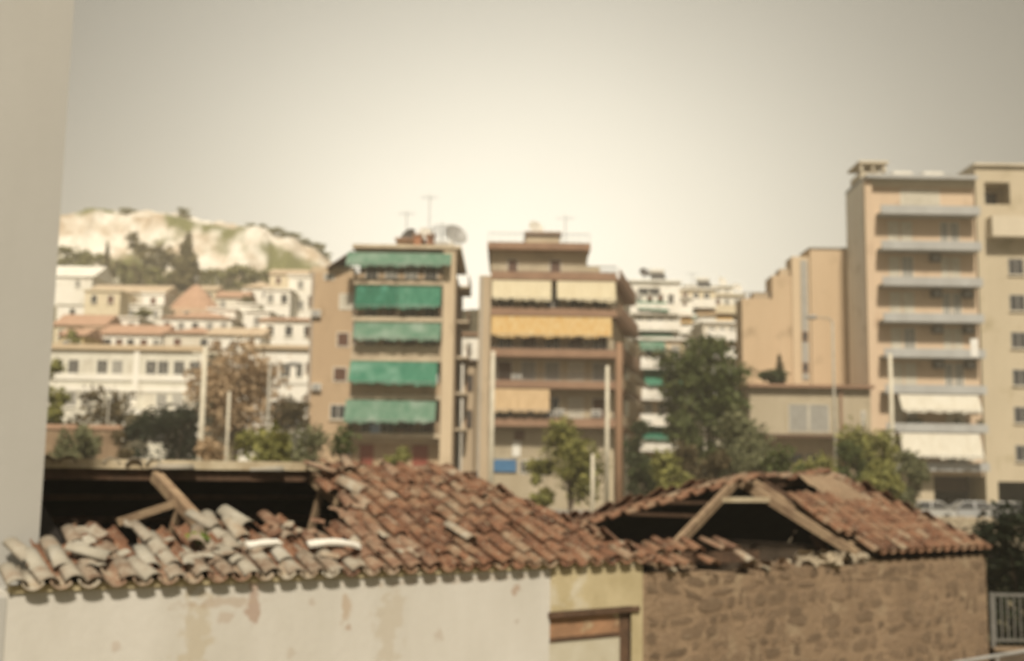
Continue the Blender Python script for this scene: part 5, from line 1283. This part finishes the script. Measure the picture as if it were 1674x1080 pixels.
MB(hr.location).tube([q0, q1, q1+(q1-q0)*.6], .028, 8).build('rail', 'metal_grey', hr)
for k in (0, .5, 1.0, 1.5): pp = q0+(q1-q0)*k; MB(hr.location).tube([(pp.x, pp.y, -.1), pp], .022, 8).build('post', 'metal_grey', hr)

# ------------------------------------------------------------------ parked cars
def make_car(paint):
    parts = {}
    L, Wd = 4.1, 1.66
    prof = [(-2.05, .42), (-2.02, .70), (-1.75, .88), (-.95, .94), (1.25, .95), (1.95, .90), (2.05, .62), (2.03, .40)]
    b = MB(); n = len(prof); vs = []
    for (yy, ins) in ((-.83, .0), (-.80, .03), (.80, .03), (.83, .0)):
        pass
    rings = [(-.76, .06), (-.83, 0), (.83, 0), (.76, .06)]
    for (yy, ins) in rings: vs += [(x*(1-ins*.25), yy, z-(ins if z > .6 else -ins*.3)*.5) for x, z in prof]
    fs = [(r*n+i, r*n+(i+1) % n, (r+1)*n+(i+1) % n, (r+1)*n+i) for r in range(3) for i in range(n)]+[tuple(range(n-1, -1, -1)), tuple(range(3*n, 4*n))]
    b.add(vs, fs); parts['body'] = b.mesh('body', paint)
    # cabin: glass house with a roof above
    def ring(x0, x1, w, z): return [(x0, -w, z), (x1, -w, z), (x1, w, z), (x0, w, z)]
    lo = ring(-1.0, 1.55, .74, .93); hi = ring(-.42, 1.05, .60, 1.36)
    b = MB(); b.add(lo+hi, [(0, 1, 5, 4), (1, 2, 6, 5), (2, 3, 7, 6), (3, 0, 4, 7)]); parts['windows'] = b.mesh('windows', 'glass')
    b = MB(); b.add(ring(-.46, 1.10, .615, 1.36)+ring(-.36, .98, .54, 1.43), [(3, 2, 1, 0), (4, 5, 6, 7), (0, 1, 5, 4), (1, 2, 6, 5), (2, 3, 7, 6), (3, 0, 4, 7)]); parts['roof'] = b.mesh('roof', paint)
    pil = [MB().bar(lo[i], hi[i], .09, .07).mesh('pillar', paint) for i in range(4)]+[MB().bar((.28, s*.745, .93), (.3, s*.605, 1.37), .09, .06).mesh('pillar', paint) for s in (-1, 1)]
    parts['pillars'] = pil
    tyre = MB().tube([(0, -.09, 0), (0, -.07, 0), (0, .07, 0), (0, .09, 0)], [.27, .31, .31, .27], 16).mesh('tyre', 'rubber')
    rim = MB().tube([(0, -.1, 0), (0, .1, 0)], [.18, .18], 12).mesh('rim', 'metal_grey')
    lamp = MB().box(-.03, .03, -.16, .16, -.07, .07).mesh('headlight', 'lamp_glass'); tail = MB().box(-.03, .03, -.13, .13, -.1, .1).mesh('tail_light', 'red_door')
    bump = MB().box(-.06, .06, -.8, .8, -.1, .1).mesh('bumper', 'metal_dark')
    return parts, tyre, rim, lamp, tail, bump
CARS = {}
def car(label, paint, px, py_roof, D, az):
    if paint not in CARS: CARS[paint] = make_car(paint)
    parts, tyre, rim, lamp, tail, bump = CARS[paint]
    p = atD(px, py_roof, D); zb = g(p.x, D)+(.0 if D < 76 else .013)
    if 76 < D < 85: zb = 1.262
    o = empty('parked_car', (p.x, D, zb), label, 'car', 'cars parked along the street', az)
    for k, me in parts.items():
        for q in (me if isinstance(me, list) else [me]): inst(q.name.split('.')[0], q, o, Matrix.Identity(4))
    for x in (-1.28, 1.32):
        for s in (-1, 1):
            w = inst('wheel', rim, o, Matrix.Translation((x, s*.75, .31))); inst('tyre', tyre, w, Matrix.Identity(4))
    for s in (-1, 1):
        inst('headlight', lamp, o, Matrix.Translation((-2.02, s*.58, .68))); inst('tail_light', tail, o, Matrix.Translation((2.03, s*.62, .72)))
    inst('bumper', bump, o, Matrix.Translation((-2.05, 0, .45))); inst('bumper', bump, o, Matrix.Translation((2.05, 0, .45)))
car('white car parked before the garage of the peach tower', 'car_white', 1508, 822, 78, .1)
car('silver car parked beside the white car under the tan tower', 'car_silver', 1580, 815, 80, .0)
car('second white car parked under the tan tower garage', 'car_white', 1652, 818, 79, 3.1)
car('dark car parked between the white post and the white car', 'car_dark', 1425, 822, 79, 0)
car('white car parked by the wooden pole', 'car_white', 1058, 795, 78, .2)
car('beige car parked behind the broken gable', 'car_beige', 1115, 800, 80, 3.0)
car('silver car parked behind the yellow green bush', 'car_silver', 1078, 775, 88, 1.2)
car('dark car parked under the tall dark tree', 'car_dark', 1150, 780, 87, .4)

# ------------------------------------------------------------------ haze over the town
hm = bpy.data.materials.new('haze'); hm.use_nodes = True; hn = hm.node_tree; hn.nodes.clear()
ho = hn.nodes.new('ShaderNodeOutputMaterial'); hv_ = hn.nodes.new('ShaderNodeVolumePrincipled')
hv_.inputs['Color'].default_value = (.97, .92, .80, 1); hv_.inputs['Density'].default_value = .00095; hv_.inputs['Anisotropy'].default_value = .1
hn.links.new(hv_.outputs[0], ho.inputs['Volume'])
try: hm.cycles.homogeneous_volume = True
except Exception: pass
hz = MB().box(-430, 430, -70, 530, -1.5, 100).build('haze', hm); tag(hz, kind='stuff')
scene.cycles.volume_bounces = 1
